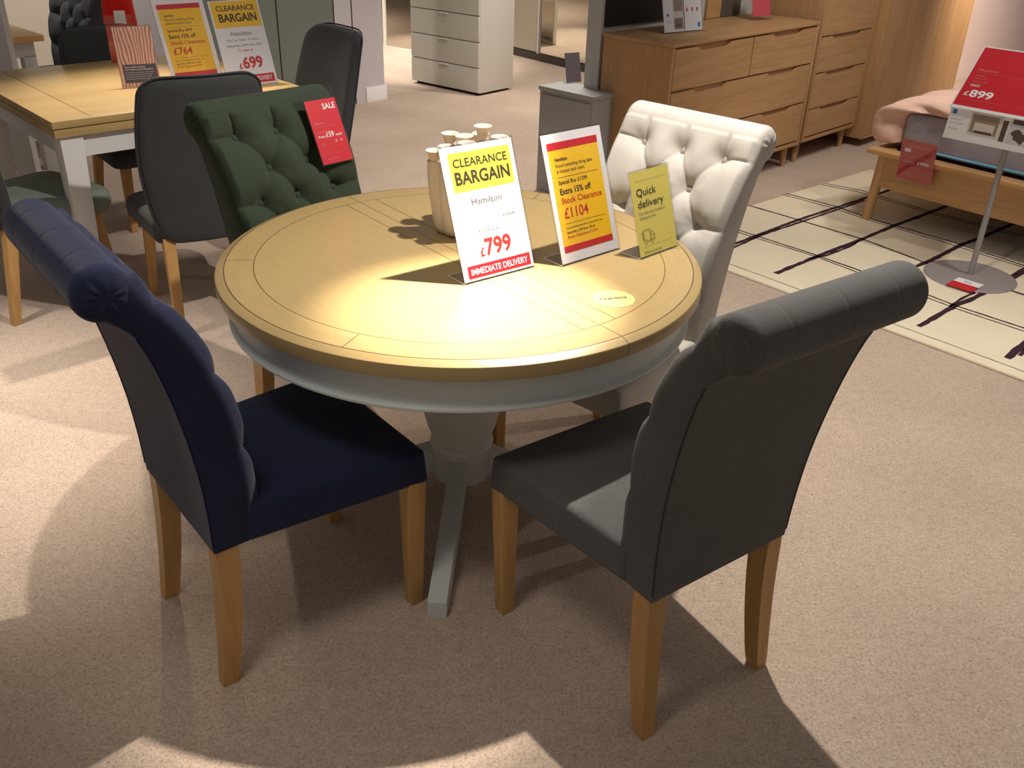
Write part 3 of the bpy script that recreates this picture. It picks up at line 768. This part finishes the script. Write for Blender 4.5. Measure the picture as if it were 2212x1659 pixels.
# ------------------------------------------------------------------ red tag behind, on the far charcoal chair
tg = root('price_tag', 'red price tag in a sleeve on the far charcoal chair, behind the wood grain card', 'price tag', (-2.03, 4.74, 0.755), R(42))
bm = bmesh.new(); box(bm, 0, 0.15, 0, 0.0012, 0, 0.19); obj('card', bm, m_red, tg)
bm = bmesh.new(); box(bm, -0.004, 0.154, -0.003, -0.0015, -0.004, 0.235); obj('sleeve', bm, m_clear, tg)

# ------------------------------------------------------------------ oak dresser, tall chest, wardrobe
HD = 46.0; a_ = Vector((math.cos(R(HD)), math.sin(R(HD)))); b_ = Vector((-a_.y, a_.x))
FR = Vector((1.82, 6.08))
def drawer_front(parent, x0, x1, z0, z1, cut=None, y=-0.012):
    """front facing -y; a long shallow finger pull is cut into the upper edge"""
    bm = bmesh.new()
    if cut is None:
        box(bm, x0, x1, y, 0.010, z0, z1, 0.004)
    else:
        r_ = 0.022; cuts = cut if isinstance(cut, list) else [cut]
        pts = [(x0, z0), (x1, z0), (x1, z1)]
        for c0, c1 in cuts[::-1]:
            for k in range(9): u = k / 8; pts.append((c1 - .05 * u, z1 - r_ * (0.5 - 0.5 * math.cos(PI * u))))
            for k in range(9): u = k / 8; pts.append((c0 + .05 * (1 - u), z1 - r_ * (0.5 + 0.5 * math.cos(PI * u))))
        pts.append((x0, z1))
        cl = []
        for p in pts:
            if not cl or math.hypot(p[0] - cl[-1][0], p[1] - cl[-1][1]) > 1e-5: cl.append(p)
        stack(bm, [[(p[0], y, p[1]) for p in cl], [(p[0], 0.010, p[1]) for p in cl]])
    return obj('drawer', bm, m_oakx, parent)
def taper_leg(parent, x, y, h, r0=0.016, r1=0.026, splay=(0, 0), m=None):
    bm = bmesh.new()
    stack(bm, [[(x + splay[0] * (1 - q) + (r0 + (r1 - r0) * q) * math.cos(2 * PI * i / 20), y + splay[1] * (1 - q) + (r0 + (r1 - r0) * q) * math.sin(2 * PI * i / 20), h * q) for i in range(20)] for q in (0, .33, .66, 1)])
    return obj('leg', bm, m or m_oakz, parent)
def carcass(parent, W, D, z0, z1, top_over=0.0, t=0.022):
    bm = bmesh.new()
    bm.free()
    for x0, x1 in ((0, t), (W - t, W)):
        bm = bmesh.new(); box(bm, x0, x1, -0.014, D, z0, z1 - t, 0.003); obj('side_panel', bm, m_oakz, parent)
    bm = bmesh.new(); box(bm, -top_over, W + top_over, -0.014 - top_over, D, z1 - t, z1, 0.006); obj('top_panel', bm, m_oakx, parent)
    bm = bmesh.new(); box(bm, 0.002, W - 0.002, -0.014, D, z0, z0 + t, 0.003); obj('bottom_panel', bm, m_oakx, parent)
    bm = bmesh.new(); box(bm, t * .5, W - t * .5, 0.010, D - .005, z0 + .01, z1 - .01); obj('inner_body', bm, m_oakx, parent)
DW = 1.52; o2 = FR - a_ * DW
dr = root('wide_dresser', 'wide oak dresser of drawers behind the cream chair', 'chest of drawers', (o2.x, o2.y, 0), R(HD))
carcass(dr, DW, 0.45, 0.145, 0.905, 0.004)
rows = [(0.662, 0.872), (0.424, 0.652), (0.180, 0.414)]
for i, (z0, z1) in enumerate(rows):
    mid = 0.78 if i == 0 else 0.78
    if i == 0:
        drawer_front(dr, 0.028, mid - .004, z0, z1, (0.22, 0.56)); drawer_front(dr, mid + .004, DW - .028, z0, z1, (0.98, 1.34))
    else: drawer_front(dr, 0.028, DW - .028, z0, z1, [(0.22, 0.56), (0.98, 1.34)])
for x, sx in ((0.07, -.012), (DW - .07, .012)):
    for y in (0.05, 0.40): taper_leg(dr, x, y, 0.15, splay=(sx, 0))
TW = 0.74; tc0 = Vector((1.850, 6.125))
tc = root('tall_chest', 'tall oak chest of drawers between the dresser and the wardrobe', 'chest of drawers', (tc0.x, tc0.y, 0), R(HD))
carcass(tc, TW, 0.45, 0.145, 1.31, 0.003)
for z0, z1 in ((0.180, 0.352), (0.360, 0.575), (0.583, 0.800), (0.808, 1.030), (1.038, 1.275)): drawer_front(tc, 0.028, TW - .028, z0, z1, (0.16, 0.58))
for x, sx in ((0.06, -.010), (TW - .06, .010)):
    for y in (0.05, 0.40): taper_leg(tc, x, y, 0.15, splay=(sx, 0))
wo = Vector((2.43, 6.63)); WW = 1.50
wd = root('wardrobe', 'oak wardrobe with tall plain doors beside the tall chest', 'wardrobe', (wo.x, wo.y, 0), R(HD))
carcass(wd, WW, 0.58, 0.06, 1.95)
for x0, x1 in ((0.026, 0.33), (0.338, 0.90), (0.903, WW - .026)):
    bm = bmesh.new(); box(bm, x0, x1, -0.014, 0.010, 0.085, 1.92, 0.003); d = obj('door', bm, m_oakz, wd)
# partition behind dresser
m_part = mat('partition_grey', srgb(178, 178, 174), 0.6)
po = FR - a_ * (DW - 0.02) + b_ * 0.47
pr = bmesh.new(); box(pr, -0.02, 2.27, 0, 0.10, 0, 2.6)
struct(obj('wall_partition', pr, m_part, loc=(po.x, po.y, 0), rot=(0, 0, R(HD))))
m_blk = mat('matt_black_panel', srgb(16, 15, 18), 0.75)
bp = root('display_panel', 'black panel on the partition above the left end of the dresser', 'panel', (po.x, po.y, 0), R(HD))
bm = bmesh.new(); box(bm, 0.0, 0.80, -0.014, -0.001, 0.93, 2.2); obj('panel_face', bm, m_blk, bp)
mp = root('sample_board', 'narrow tan and dark taupe sample board standing on the dresser', 'board', (po.x, po.y, 0), R(HD))
bm = bmesh.new(); box(bm, 0.95, 1.10, -0.018, -0.001, 0.906, 1.5); obj('tan_strip', bm, m_oakx, mp)
bm = bmesh.new(); box(bm, 1.10, 1.32, -0.018, -0.001, 0.906, 1.5); obj('taupe_strip', bm, mat('taupe', srgb(84, 78, 72), 0.6), mp)
# leaflets holder on dresser
q0 = o2 + a_ * 0.245 + b_ * 0.225
lf = root('leaflet_holder', 'clear leaflet holder with room photo cards on the dresser', 'sign', (q0.x, q0.y, 0.9055), R(HD - 8))
bm = bmesh.new(); box(bm, 0.0, 0.30, 0.0, 0.0015, 0.005, 0.21); obj('card', bm, m_paper, lf, rot=(R(-14), 0, 0))
bm = bmesh.new(); box(bm, -0.004, 0.304, -0.003, -0.0015, 0.0, 0.215); obj('holder', bm, m_clear, lf, rot=(R(-14), 0, 0))
bm = bmesh.new(); box(bm, -0.004, 0.304, -0.05, 0.05, 0.0002, 0.003); obj('holder_foot', bm, m_clear, lf)
m_ph1 = mat('photo_beige', srgb(150, 130, 112), 0.5); m_ph2 = mat('photo_dark', srgb(88, 74, 66), 0.5); m_ph3 = mat('photo_pale', srgb(214, 206, 198), 0.5)
P = Print(); P.rect(0.075, 0.155, 0.012, 0.20, m_ph3); P.rect(0.082, 0.148, 0.02, 0.075, m_ph1); P.rect(0.09, 0.14, 0.03, 0.045, m_ph2, -0.0008); P.rect(0.082, 0.15, 0.11, 0.17, m_ph1, -.0008)
P.rect(0.155, 0.162, 0.012, 0.20, m_ph2); P.rect(0.025, 0.042, 0.085, 0.10, m_blue); P.rect(0.265, 0.285, 0.022, 0.045, m_blue)
for x in (0.18, 0.22, 0.26): P.rect(x, x + .012, 0.105, 0.125, m_red)
P.text('Great value furniture', 0.02, 0.06, .004, .045, m_ink); P.text('for every home', 0.02, 0.05, .004, .035, m_ink); P.text('Find out more', 0.17, 0.075, .004, .03, m_ink)
put(P, 'print', lf, (R(-14), 0, 0))
q1 = o2 + a_ * 1.17 + b_ * 0.25
rs = root('price_card', 'small red price card standing at the right end of the dresser', 'sign', (q1.x, q1.y, 0.9055), R(HD - 10))
bm = bmesh.new(); box(bm, 0, 0.16, 0, 0.002, 0.02, 0.24); obj('card', bm, mat('coral_card', srgb(226, 84, 100), 0.5), rs, rot=(R(-10), 0, 0))
bm = bmesh.new(); box(bm, -.004, 0.164, -0.003, -.001, 0.0, 0.245); obj('holder', bm, m_clear, rs, rot=(R(-10), 0, 0))
bm = bmesh.new(); box(bm, -.004, 0.164, -0.03, 0.04, 0.0003, 0.003); obj('holder_foot', bm, m_clear, rs)

# pink bedroom wall
m_pinkwall = mat('pink_wall', srgb(226, 204, 202), 0.8)
pw = wo + a_ * (WW + 0.0) + b_ * 0.62
bm = bmesh.new(); box(bm, -3.2, 5.0, 0, 0.1, 0, 2.6)
struct(obj('wall_bedroom', bm, m_pinkwall, loc=(pw.x + .0, pw.y, 0), rot=(0, 0, R(HD))))

# ------------------------------------------------------------------ bed
BH = -50.0; bx = Vector((math.cos(R(BH)), math.sin(R(BH)))); by = Vector((-bx.y, bx.x))
bd = root('bed_frame', 'low oak bed frame standing on the cream rug', 'bed', (1.945, 4.990, 0), R(BH))
BW = 1.50
bm = bmesh.new(); box(bm, 0.03, BW, -0.004, 0.020, 0.20, 0.375, 0.004); obj('foot_board', bm, m_bed, bd)
bm = bmesh.new(); box(bm, -0.055, BW + .05, -0.035, 0.055, 0.372, 0.400, 0.008, 3); obj('foot_rail', bm, m_bed, bd)
bm = bmesh.new(); box(bm, -0.01, 0.02, 0.03, 2.0, 0.22, 0.375, 0.004); obj('side_board', bm, m_bed, bd)
bm = bmesh.new(); box(bm, -0.050, 0.06, 0.05, 2.0, 0.374, 0.398, 0.008, 3); obj('side_rail', bm, m_bed, bd)
taper_leg(bd, 0.03, 0.02, 0.375, 0.022, 0.034, (-0.025, -0.02), m_bedz)
taper_leg(bd, BW - .03, 0.02, 0.375, 0.022, 0.034, (0.025, -0.02), m_bedz)
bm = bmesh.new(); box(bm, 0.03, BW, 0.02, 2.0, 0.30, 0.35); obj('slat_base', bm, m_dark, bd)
mt = root('mattress', 'grey mattress with light blue edge on the oak bed', 'mattress', (1.945, 4.990, 0), R(BH))
bm = bmesh.new(); box(bm, 0.07, BW - .04, 0.07, 1.95, 0.405, 0.600, 0.035, 4); obj('mattress_body', bm, m_mattress, mt)
bm = bmesh.new(); pts = [(0.09, 0.066, 0.425), (0.4, 0.066, 0.424), (0.8, 0.066, 0.426), (BW - .06, 0.066, 0.425)]; tube(bm, pts, 0.007); obj('blue_piping', bm, mat('sky_blue_piping', srgb(120, 190, 226), 0.7), mt)
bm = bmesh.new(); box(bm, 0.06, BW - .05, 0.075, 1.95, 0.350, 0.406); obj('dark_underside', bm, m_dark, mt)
# duvet: sheet draped over mattress and hanging on the left side
def duvet():
    bm = bmesh.new(); nu, nv = 90, 60
    def pos(u, v, off):
        # u from the lower left hang over the top to the right; v from the foot backwards
        path = [(-0.03, 0.42), (-0.085, 0.47), (-0.085, 0.55), (-0.03, 0.625), (0.07, 0.665), (0.35, 0.685), (0.8, 0.69), (1.4, 0.685)]
        return None
    path = catmull([(0.0, 0.415), (-0.075, 0.42), (-0.125, 0.48), (-0.115, 0.56), (-0.05, 0.625), (0.08, 0.66), (0.4, 0.675), (0.8, 0.68), (1.45, 0.67)], nu)
    inner = catmull([(0.066, 0.440), (0.062, 0.46), (0.062, 0.50), (0.064, 0.55), (0.07, 0.585), (0.14, 0.606), (0.4, 0.608), (0.8, 0.608), (1.45, 0.608)], nu)
    rng = np.random.default_rng(5)
    rows = []
    for j in range(nv + 1):
        v = j / nv; y = 0.075 + 1.75 * v
        row = []
        for i in range(nu):
            q = i / (nu - 1); px, pz = path[i]
            yy = y + (0.10 * max(0, (q - 0.25)) if j == 0 else 0.10 * max(0, q - .25) * (1 - v))
            wr = 0.010 * math.sin(yy * 22 + q * 9 + 2 * math.sin(q * 14)) * math.exp(-((q - .12) / .16) ** 2) + 0.008 * math.sin(q * 17 + yy * 5) * math.sin(yy * 7 + q * 3)
            wr += 0.012 * math.sin(yy * 40 + 3 * math.sin(q * 25)) * math.exp(-((q - .08) / .08) ** 2) * math.exp(-v * 6)
            row.append((px - wr * (1 - q), yy, pz + wr * 0.8))
        rows.append(row)
    fr = []
    for k, (t, bul) in enumerate(((0.0, 0.0), (0.25, 0.035), (0.5, 0.045), (0.75, 0.035), (1.0, 0.0))):
        fr.append([(inner[i][0] * t + rows[0][i][0] * (1 - t), rows[0][i][1] - bul * (0.6 + .4 * math.sin(i * .5)), inner[i][1] * t + rows[0][i][2] * (1 - t)) for i in range(nu)])
    grid = fr[::-1] + rows[1:]
    vv = [[bm.verts.new(p) for p in r_] for r_ in grid]
    for a, b in zip(vv, vv[1:]):
        for i in range(nu - 1): bm.faces.new((a[i], a[i + 1], b[i + 1], b[i]))
    # underside closes the volume
    und = [[bm.verts.new((inner[i][0], rows[0][i][1], inner[i][1])) for i in range(nu)], [bm.verts.new((inner[i][0], 1.82, inner[i][1])) for i in range(nu)]]
    for i in range(nu - 1): bm.faces.new((und[0][i], und[1][i], und[1][i + 1], und[0][i + 1]))
    for i in range(nu - 1): bm.faces.new((vv[-1][i], vv[-1][i + 1], und[1][i + 1], und[1][i]))
    bmesh.ops.remove_doubles(bm, verts=bm.verts, dist=1e-5)
    return fin(bm, 'duvet', smooth=80)
dv = link('duvet', duvet(), m_pink, None, (1.945, 4.990, 0), (0, 0, R(BH)))
tag(dv, 'pale pink duvet folded over the mattress on the oak bed', 'duvet')
# red tag hanging on the foot rail
tp = Vector((1.945, 4.990)) + bx * 0.150 - by * 0.043
tg = root('price_tag', 'red Special Buy £999 price tag hanging on the foot of the bed', 'price tag', (tp.x, tp.y, 0.285), R(BH))
tr = (R(6), R(0), 0)
bm = bmesh.new(); box(bm, 0, 0.19, 0, 0.0012, 0.0, 0.215); obj('card', bm, m_red, tg, rot=tr)
bm = bmesh.new(); box(bm, -0.004, 0.194, -0.003, -.0015, -.004, 0.255); obj('sleeve', bm, m_clear, tg, rot=tr)
P = Print(); P.text('Special Buy', 0.035, 0.180, 0.014, 0.12, m_pinkink, .01); P.rect(0.02, 0.055, 0.150, 0.170, m_wht)
P.text('Wooden bed frame and mattress', 0.02, 0.128, .006, .15, m_pinkink); P.text('Special Buy', 0.02, 0.096, .008, .07, m_wht); P.text('£999', 0.10, 0.094, 0.018, 0.065, m_wht, .02)
P.line((0.02, 0.085), (0.17, 0.085), .0006, m_pinkink); P.text('Available to order', 0.03, 0.03, .006, .07, m_pinkink)
put(P, 'lettering', tg, tr)

# ------------------------------------------------------------------ sign on a pole
sx, sy = 2.174, 4.143
sp = root('floor_sign', 'red £899 sale sign with photo strip on a grey pole and round base', 'sign', (sx, sy, 0.012))
bm = bmesh.new(); lathe(bm, [(0.205, 0.0), (0.207, 0.004), (0.203, 0.008), (0.05, 0.010), (0.02, 0.014)], 64); obj('base', bm, m_metalbase, sp)
bm = bmesh.new(); tube(bm, [(0, 0, 0.01), (0, 0, 0.62)], 0.0135, 16); obj('pole', bm, m_metal, sp)
SH = R(-47.4); c2 = Vector((1.966, 4.336)); rel = c2 - Vector((sx, sy))
fr = bpy.data.objects.new
def sput(o, rx, dz, dy=0.0):
    o.parent = sp; o.matrix_local = Matrix.Translation((rel.x, rel.y, dz - 0.012)) @ Matrix.Rotation(SH, 4, 'Z') @ Matrix.Translation((0, dy, 0)) @ Matrix.Rotation(rx, 4, 'X'); return o
bm = bmesh.new(); box(bm, 0, 0.46, 0, 0.004, 0, 0.150); sput(obj('photo_panel', bm, m_paper), R(-8), 0.625)
P = Print(); P.rect(0.012, 0.032, 0.110, 0.130, m_blue); P.rect(0.100, 0.245, 0.035, 0.135, m_ph3); P.rect(0.108, 0.228, 0.045, 0.125, m_ph1, -.0008); P.rect(0.125, 0.215, 0.05, 0.09, m_ph3, -.0011); P.rect(0.13, 0.21, 0.045, 0.056, m_ph2, -.0013)
P.rect(0.245, 0.268, 0.03, 0.12, m_ph2); P.rect(0.275, 0.46, 0.028, 0.14, mat('photo_lilac', srgb(206, 204, 214), .5)); P.rect(0.285, 0.46, 0.112, 0.132, m_ph2, -.0008)
pts = [(0.33 + (0.034 + .012 * math.sin(3 * a + 1)) * math.cos(a) * 1.2, 0.062 + (0.024 + .009 * math.sin(4 * a)) * math.sin(a)) for a in [2 * PI * i / 24 for i in range(24)]]
P.poly(pts, m_ph2, -.0009); P.poly([(p[0] + .065, p[1]) for p in pts], m_ph2, -.0009)
P.text('Get the look', 0.012, 0.085, .006, .05, m_ink); P.text('see more online', 0.012, 0.07, .005, .06, m_ink); P.text('Ask in store', 0.012, 0.045, .005, .045, m_ink)
sput(P.build('photo_print', sp), R(-8), 0.625)
bm = bmesh.new(); box(bm, 0, 0.46, 0, 0.004, 0, 0.305); sput(obj('red_panel', bm, m_red), R(-41), 0.772, 0.02)
bm = bmesh.new()
for (x0, x1, z0, z1) in ((-.006, 0.0, -.004, 0.309), (0, 0.46, 0.305, 0.311), (-.006, 0.46, -.014, 0.0)): box(bm, x0, x1, -0.001, 0.005, z0, z1)
sput(obj('panel_border', bm, m_paper), R(-41), 0.772, 0.02)
P = Print(); P.text('Bloxham', 0.03, 0.185, 0.013, 0.085, m_pinkink); P.text('bedstead', 0.03, 0.158, 0.007, 0.04, m_pinkink, .01); P.text('Was £1,129', 0.03, 0.143, 0.007, 0.055, m_pinkink); P.text('Now £1,029', 0.03, 0.126, 0.008, 0.066, m_pinkink)
P.text('SALE', 0.03, 0.104, 0.012, 0.042, m_wht, .01); P.text('£', 0.022, 0.055, 0.022, 0.020, m_wht, .02); P.text('899', 0.046, 0.052, 0.036, 0.105, m_wht, .03)
P.line((0.03, 0.165 + .01), (0.42, 0.175), .0008, m_pinkink); P.line((0.03, 0.035), (0.42, 0.035), .0008, m_pinkink)
sput(P.build('lettering', sp), R(-41), 0.772, 0.02)
lf2 = root('leaflet', 'folded red and white leaflet lying on the round base of the pole sign', 'leaflet', (2.062, 4.035, 0.0235), R(-47))
bm = bmesh.new(); box(bm, -0.02, 0.10, -0.06, 0.015, 0, 0.0012); obj('red_half', bm, m_red, lf2)
bm = bmesh.new(); box(bm, -0.02, 0.10, 0.015, 0.075, 0, 0.0012); obj('white_half', bm, m_paper, lf2)
P = Print(); P.text('SALE', 0.02, 0.035, .014, .035, m_ink, .01); q = P.build('print', lf2); q.rotation_euler = (R(-90), 0, 0); q.location = (0, 0, .0012); 

# ------------------------------------------------------------------ nightstand beyond the partition
m_ns = mat('grey_paint', srgb(158, 158, 156), 0.5)
nsv = root('nightstand', 'grey painted bedside cabinet beside the partition end', 'cabinet', (0.098, 5.389, 0), R(-44))
bm = bmesh.new(); box(bm, 0.008, 0.405, 0.008, 0.215, 0.0, 0.58, 0.003); obj('body', bm, m_ns, nsv)
bm = bmesh.new(); box(bm, 0.0, 0.412, 0.0, 0.220, 0.578, 0.602, 0.006); obj('top_panel', bm, m_ns, nsv)
bm = bmesh.new(); box(bm, 0.03, 0.385, -0.003, 0.012, 0.32, 0.56, 0.003); dd = obj('drawer', bm, m_ns, nsv)
bm = bmesh.new(); box(bm, 0.03, 0.385, -0.003, 0.012, 0.06, 0.31, 0.003); dd = obj('drawer', bm, m_ns, nsv)
nc = root('price_card', 'small grey card in a clear stand on the bedside cabinet', 'sign', (0.262, 5.462, 0.602), R(30))
bm = bmesh.new(); box(bm, 0, 0.10, 0, 0.002, 0.004, 0.165); obj('card', bm, mat('mauve_card', srgb(120, 108, 116), 0.5), nc, rot=(R(-14), 0, 0))
bm = bmesh.new(); box(bm, 0, 0.10, -0.01, 0.05, 0.0003, 0.003); obj('holder_foot', bm, m_clear, nc)

# ------------------------------------------------------------------ white chest of drawers
cO = Vector((-0.964, 8.513)); 
m_chest = mat('pale_grey_lacquer', srgb(196, 194, 184), 0.45)
ch = root('white_chest', 'pale grey chest of drawers with small silver handles at the back', 'chest of drawers', (cO.x, cO.y, 0), R(-39.6))
bm = bmesh.new(); box(bm, 0.0, 0.80, 0.0, 0.43, 0.02, 1.25, 0.003); obj('body', bm, m_chest, ch)
bm = bmesh.new(); box(bm, 0.03, 0.77, 0.02, 0.40, 0.0, 0.022); obj('plinth', bm, m_dark, ch)
for i in range(6):
    z0 = 0.022 + 0.204 * i
    bm = bmesh.new(); box(bm, 0.002, 0.798, -0.018, -0.0, z0 + .004, z0 + 0.200, 0.002); d = obj('drawer', bm, m_chest, ch)
    bm = bmesh.new(); box(bm, 0.355, 0.455, -0.036, -0.018, z0 + .192, z0 + .198, 0.001); obj('handle', bm, m_paper, d)

# ------------------------------------------------------------------ left partition and pillar
m_gpanel = mat('grey_green_panel', srgb(112, 122, 114), 0.7)
m_lilac = mat('pale_lilac_wall', srgb(196, 192, 196), 0.7)
pc = Vector((-1.118, 7.78))
bm = bmesh.new(); box(bm, -0.30, 0, 0.0, 0.16, 0, 2.6)
struct(obj('wall_pillar', bm, m_lilac, loc=(pc.x, pc.y, 0), rot=(0, 0, R(48))))
bm = bmesh.new(); box(bm, -0.20, 0.012, -0.014, -0.0, 0, 0.115, 0.002); box(bm, 0.0, 0.014, 0, 0.16, 0, 0.115, 0.002)
struct(obj('baseboard_pillar', bm, m_paper, loc=(pc.x, pc.y, 0), rot=(0, 0, R(48))))
bm = bmesh.new(); box(bm, -0.47, -0.30, 0.0, 0.10, 0, 2.6)
struct(obj('trim_1', bm, m_lilac, loc=(pc.x, pc.y, 0), rot=(0, 0, R(48))))
bm = bmesh.new(); box(bm, -0.305, -0.298, -0.003, 0.10, 0, 2.6); box(bm, -0.475, -0.468, -0.003, 0.10, 0, 2.6); box(bm, -0.98, -0.973, -0.003, 0.05, 0, 2.6)
struct(obj('trim_2', bm, m_dark, loc=(pc.x, pc.y, 0), rot=(0, 0, R(48))))
bm = bmesh.new(); box(bm, -1.62, -0.47, 0.0, 0.10, 0, 2.6)
struct(obj('wall_green_panel', bm, m_gpanel, loc=(pc.x, pc.y, 0), rot=(0, 0, R(48))))
# ------------------------------------------------------------------ sliding door wardrobes at the back
m_ward = mat('beige_sliding_door', srgb(190, 182, 166), 0.35)
m_mirror = mat('mirror_glass', srgb(205, 200, 190), 0.04, 0.5, 1.0)
m_frame = mat('white_door_frame', srgb(225, 222, 212), 0.4)
w0 = Vector((-2.3, 13.0)); w1 = Vector((1.3, 8.42)); dirw = (w1 - w0); Lw = dirw.length; aw = math.atan2(dirw.y, dirw.x)
sw = root('sliding_wardrobe', 'long run of beige and mirrored sliding wardrobe doors at the back', 'wardrobe', (w0.x, w0.y, 0), aw)
bm = bmesh.new(); box(bm, 0, Lw, 0.0, 0.5, 0.0, 2.4); obj('body', bm, m_ward, sw)
bm = bmesh.new(); box(bm, 0, Lw, -0.03, 0.0, 0.0, 0.07); obj('plinth', bm, mat('dark_plinth', srgb(70, 62, 58), .6), sw)
xs = [0.2, 1.6, 3.0, 4.02, 4.95, 5.8]
kinds = ['b', 'b', 'b', 'm', 'b']
for (x0, x1), k in zip(zip(xs, xs[1:]), kinds):
    bm = bmesh.new(); box(bm, x0 + .02, x1 - .02, -0.022, -0.002, 0.08, 2.35); d = obj('door', bm, m_mirror if k == 'm' else m_ward, sw)
    bm = bmesh.new()
    for u0, u1 in ((x0, x0 + .022), (x1 - .022, x1)): box(bm, u0, u1, -0.03, 0.0, 0.07, 2.38)
    obj('door_frame', bm, m_metal if k == 'm' else m_frame, d)
# mirrored door panel standing nearer, between the pillar and the chest
g0 = Vector((-1.62, 10.4)); 
gm = root('mirror_panel', 'tall mirrored door with a slim bright frame left of the pale chest', 'mirror', (g0.x, g0.y, 0), R(-35))
bm = bmesh.new(); box(bm, 0, 0.9, 0, 0.02, 0.03, 2.3); obj('mirror_glass', bm, m_mirror, gm)
bm = bmesh.new()
for (x0, x1, z0, z1) in ((-.02, 0.0, 0, 2.33), (0.9, 0.92, 0, 2.33), (-.02, .92, 0, .03), (0.19, 0.225, 0.03, 2.3)): box(bm, x0, x1, -0.012, 0.024, z0, z1)
obj('mirror_frame', bm, m_frame, gm)

# ------------------------------------------------------------------ far left background
m_cream = mat('cream_wall', srgb(214, 204, 188), 0.8)
bm = bmesh.new(); box(bm, -7.5, 4, 0, 0.1, 0, 2.7)
struct(obj('wall_back', bm, m_cream, loc=(-2.0, 13.4, 0), rot=(0, 0, R(0))))
bm = bmesh.new(); box(bm, -3, 3, 0, 0.1, 0, 2.7)
struct(obj('wall_left', bm, m_cream, loc=(-4.6, 8.2, 0), rot=(0, 0, R(20))))
bm = bmesh.new(); box(bm, -0.35, 0.35, 0, 0.08, 0, 2.7)
struct(obj('wall_panel', bm, m_lilac, loc=(-2.75, 7.6, 0), rot=(0, 0, R(46))))
ft = root('far_table', 'far dining table with oak top and white base in the top left corner', 'table', (-2.741, 5.543, 0), R(46))
bm = bmesh.new(); box(bm, -1.5, 0, 0, 0.95, 0.735, 0.77, 0.005); obj('tabletop', bm, wood('far_table_oak', srgb(222, 178, 122), 1, 0.4), ft)
bm = bmesh.new(); box(bm, -1.45, -0.05, 0.04, 0.90, 0.65, 0.736); obj('apron', bm, m_offwhite, ft)
for x in (-1.45, -0.12):
    for y in (0.04, 0.83):
        bm = bmesh.new(); box(bm, x, x + .07, y, y + .07, 0, 0.66, .003); obj('leg', bm, m_offwhite, ft)
pst = root('white_post', 'white painted post at the left edge of the picture', 'post', (-2.68, 5.02, 0), R(8))
bm = bmesh.new(); box(bm, -0.10, 0.0, 0, 0.08, 0, 1.2, .003); obj('post_body', bm, m_offwhite, pst)
# charcoal tufted chair further back
fc = root('dining_chair', 'charcoal button back dining chair far back beside the red bag', 'chair', (-2.87, 6.30, 0), R(238 - 90), None)
link('seat', me_seat, m_char, fc); b = link('backrest', me_back, m_char, fc)
for p in btn_pts:
    q = link('button', me_btn, m_char, b, p[:3]); q.rotation_euler = (R(-90) + p[3], 0, 0)
for m in me_legs: link('leg', m, m_leg, fc)
# red object with white label
m_gloss = mat('glossy_red', srgb(214, 30, 22), 0.25)
rb = root('red_bag', 'glossy red bag with a white label behind the far charcoal chair', 'bag', (-2.475, 6.0, 0.0), R(22))
bm = bmesh.new(); pillow(bm, 0.105, 0.085, 0.40, 0.06, 0.05, lambda x, y, z: (x, y, z + 0.62)); obj('bag_body', bm, m_gloss, rb)
bm = bmesh.new(); box(bm, -0.03, 0.035, -0.066, -0.060, 0.74, 0.86); obj('label', bm, m_paper, rb)
bm = bmesh.new(); pillow(bm, 0.13, 0.15, 0.60, 0.10, 0.05, lambda x, y, z: (x, y, z + 0.02)); obj('bag_stand', bm, m_paper, rb)
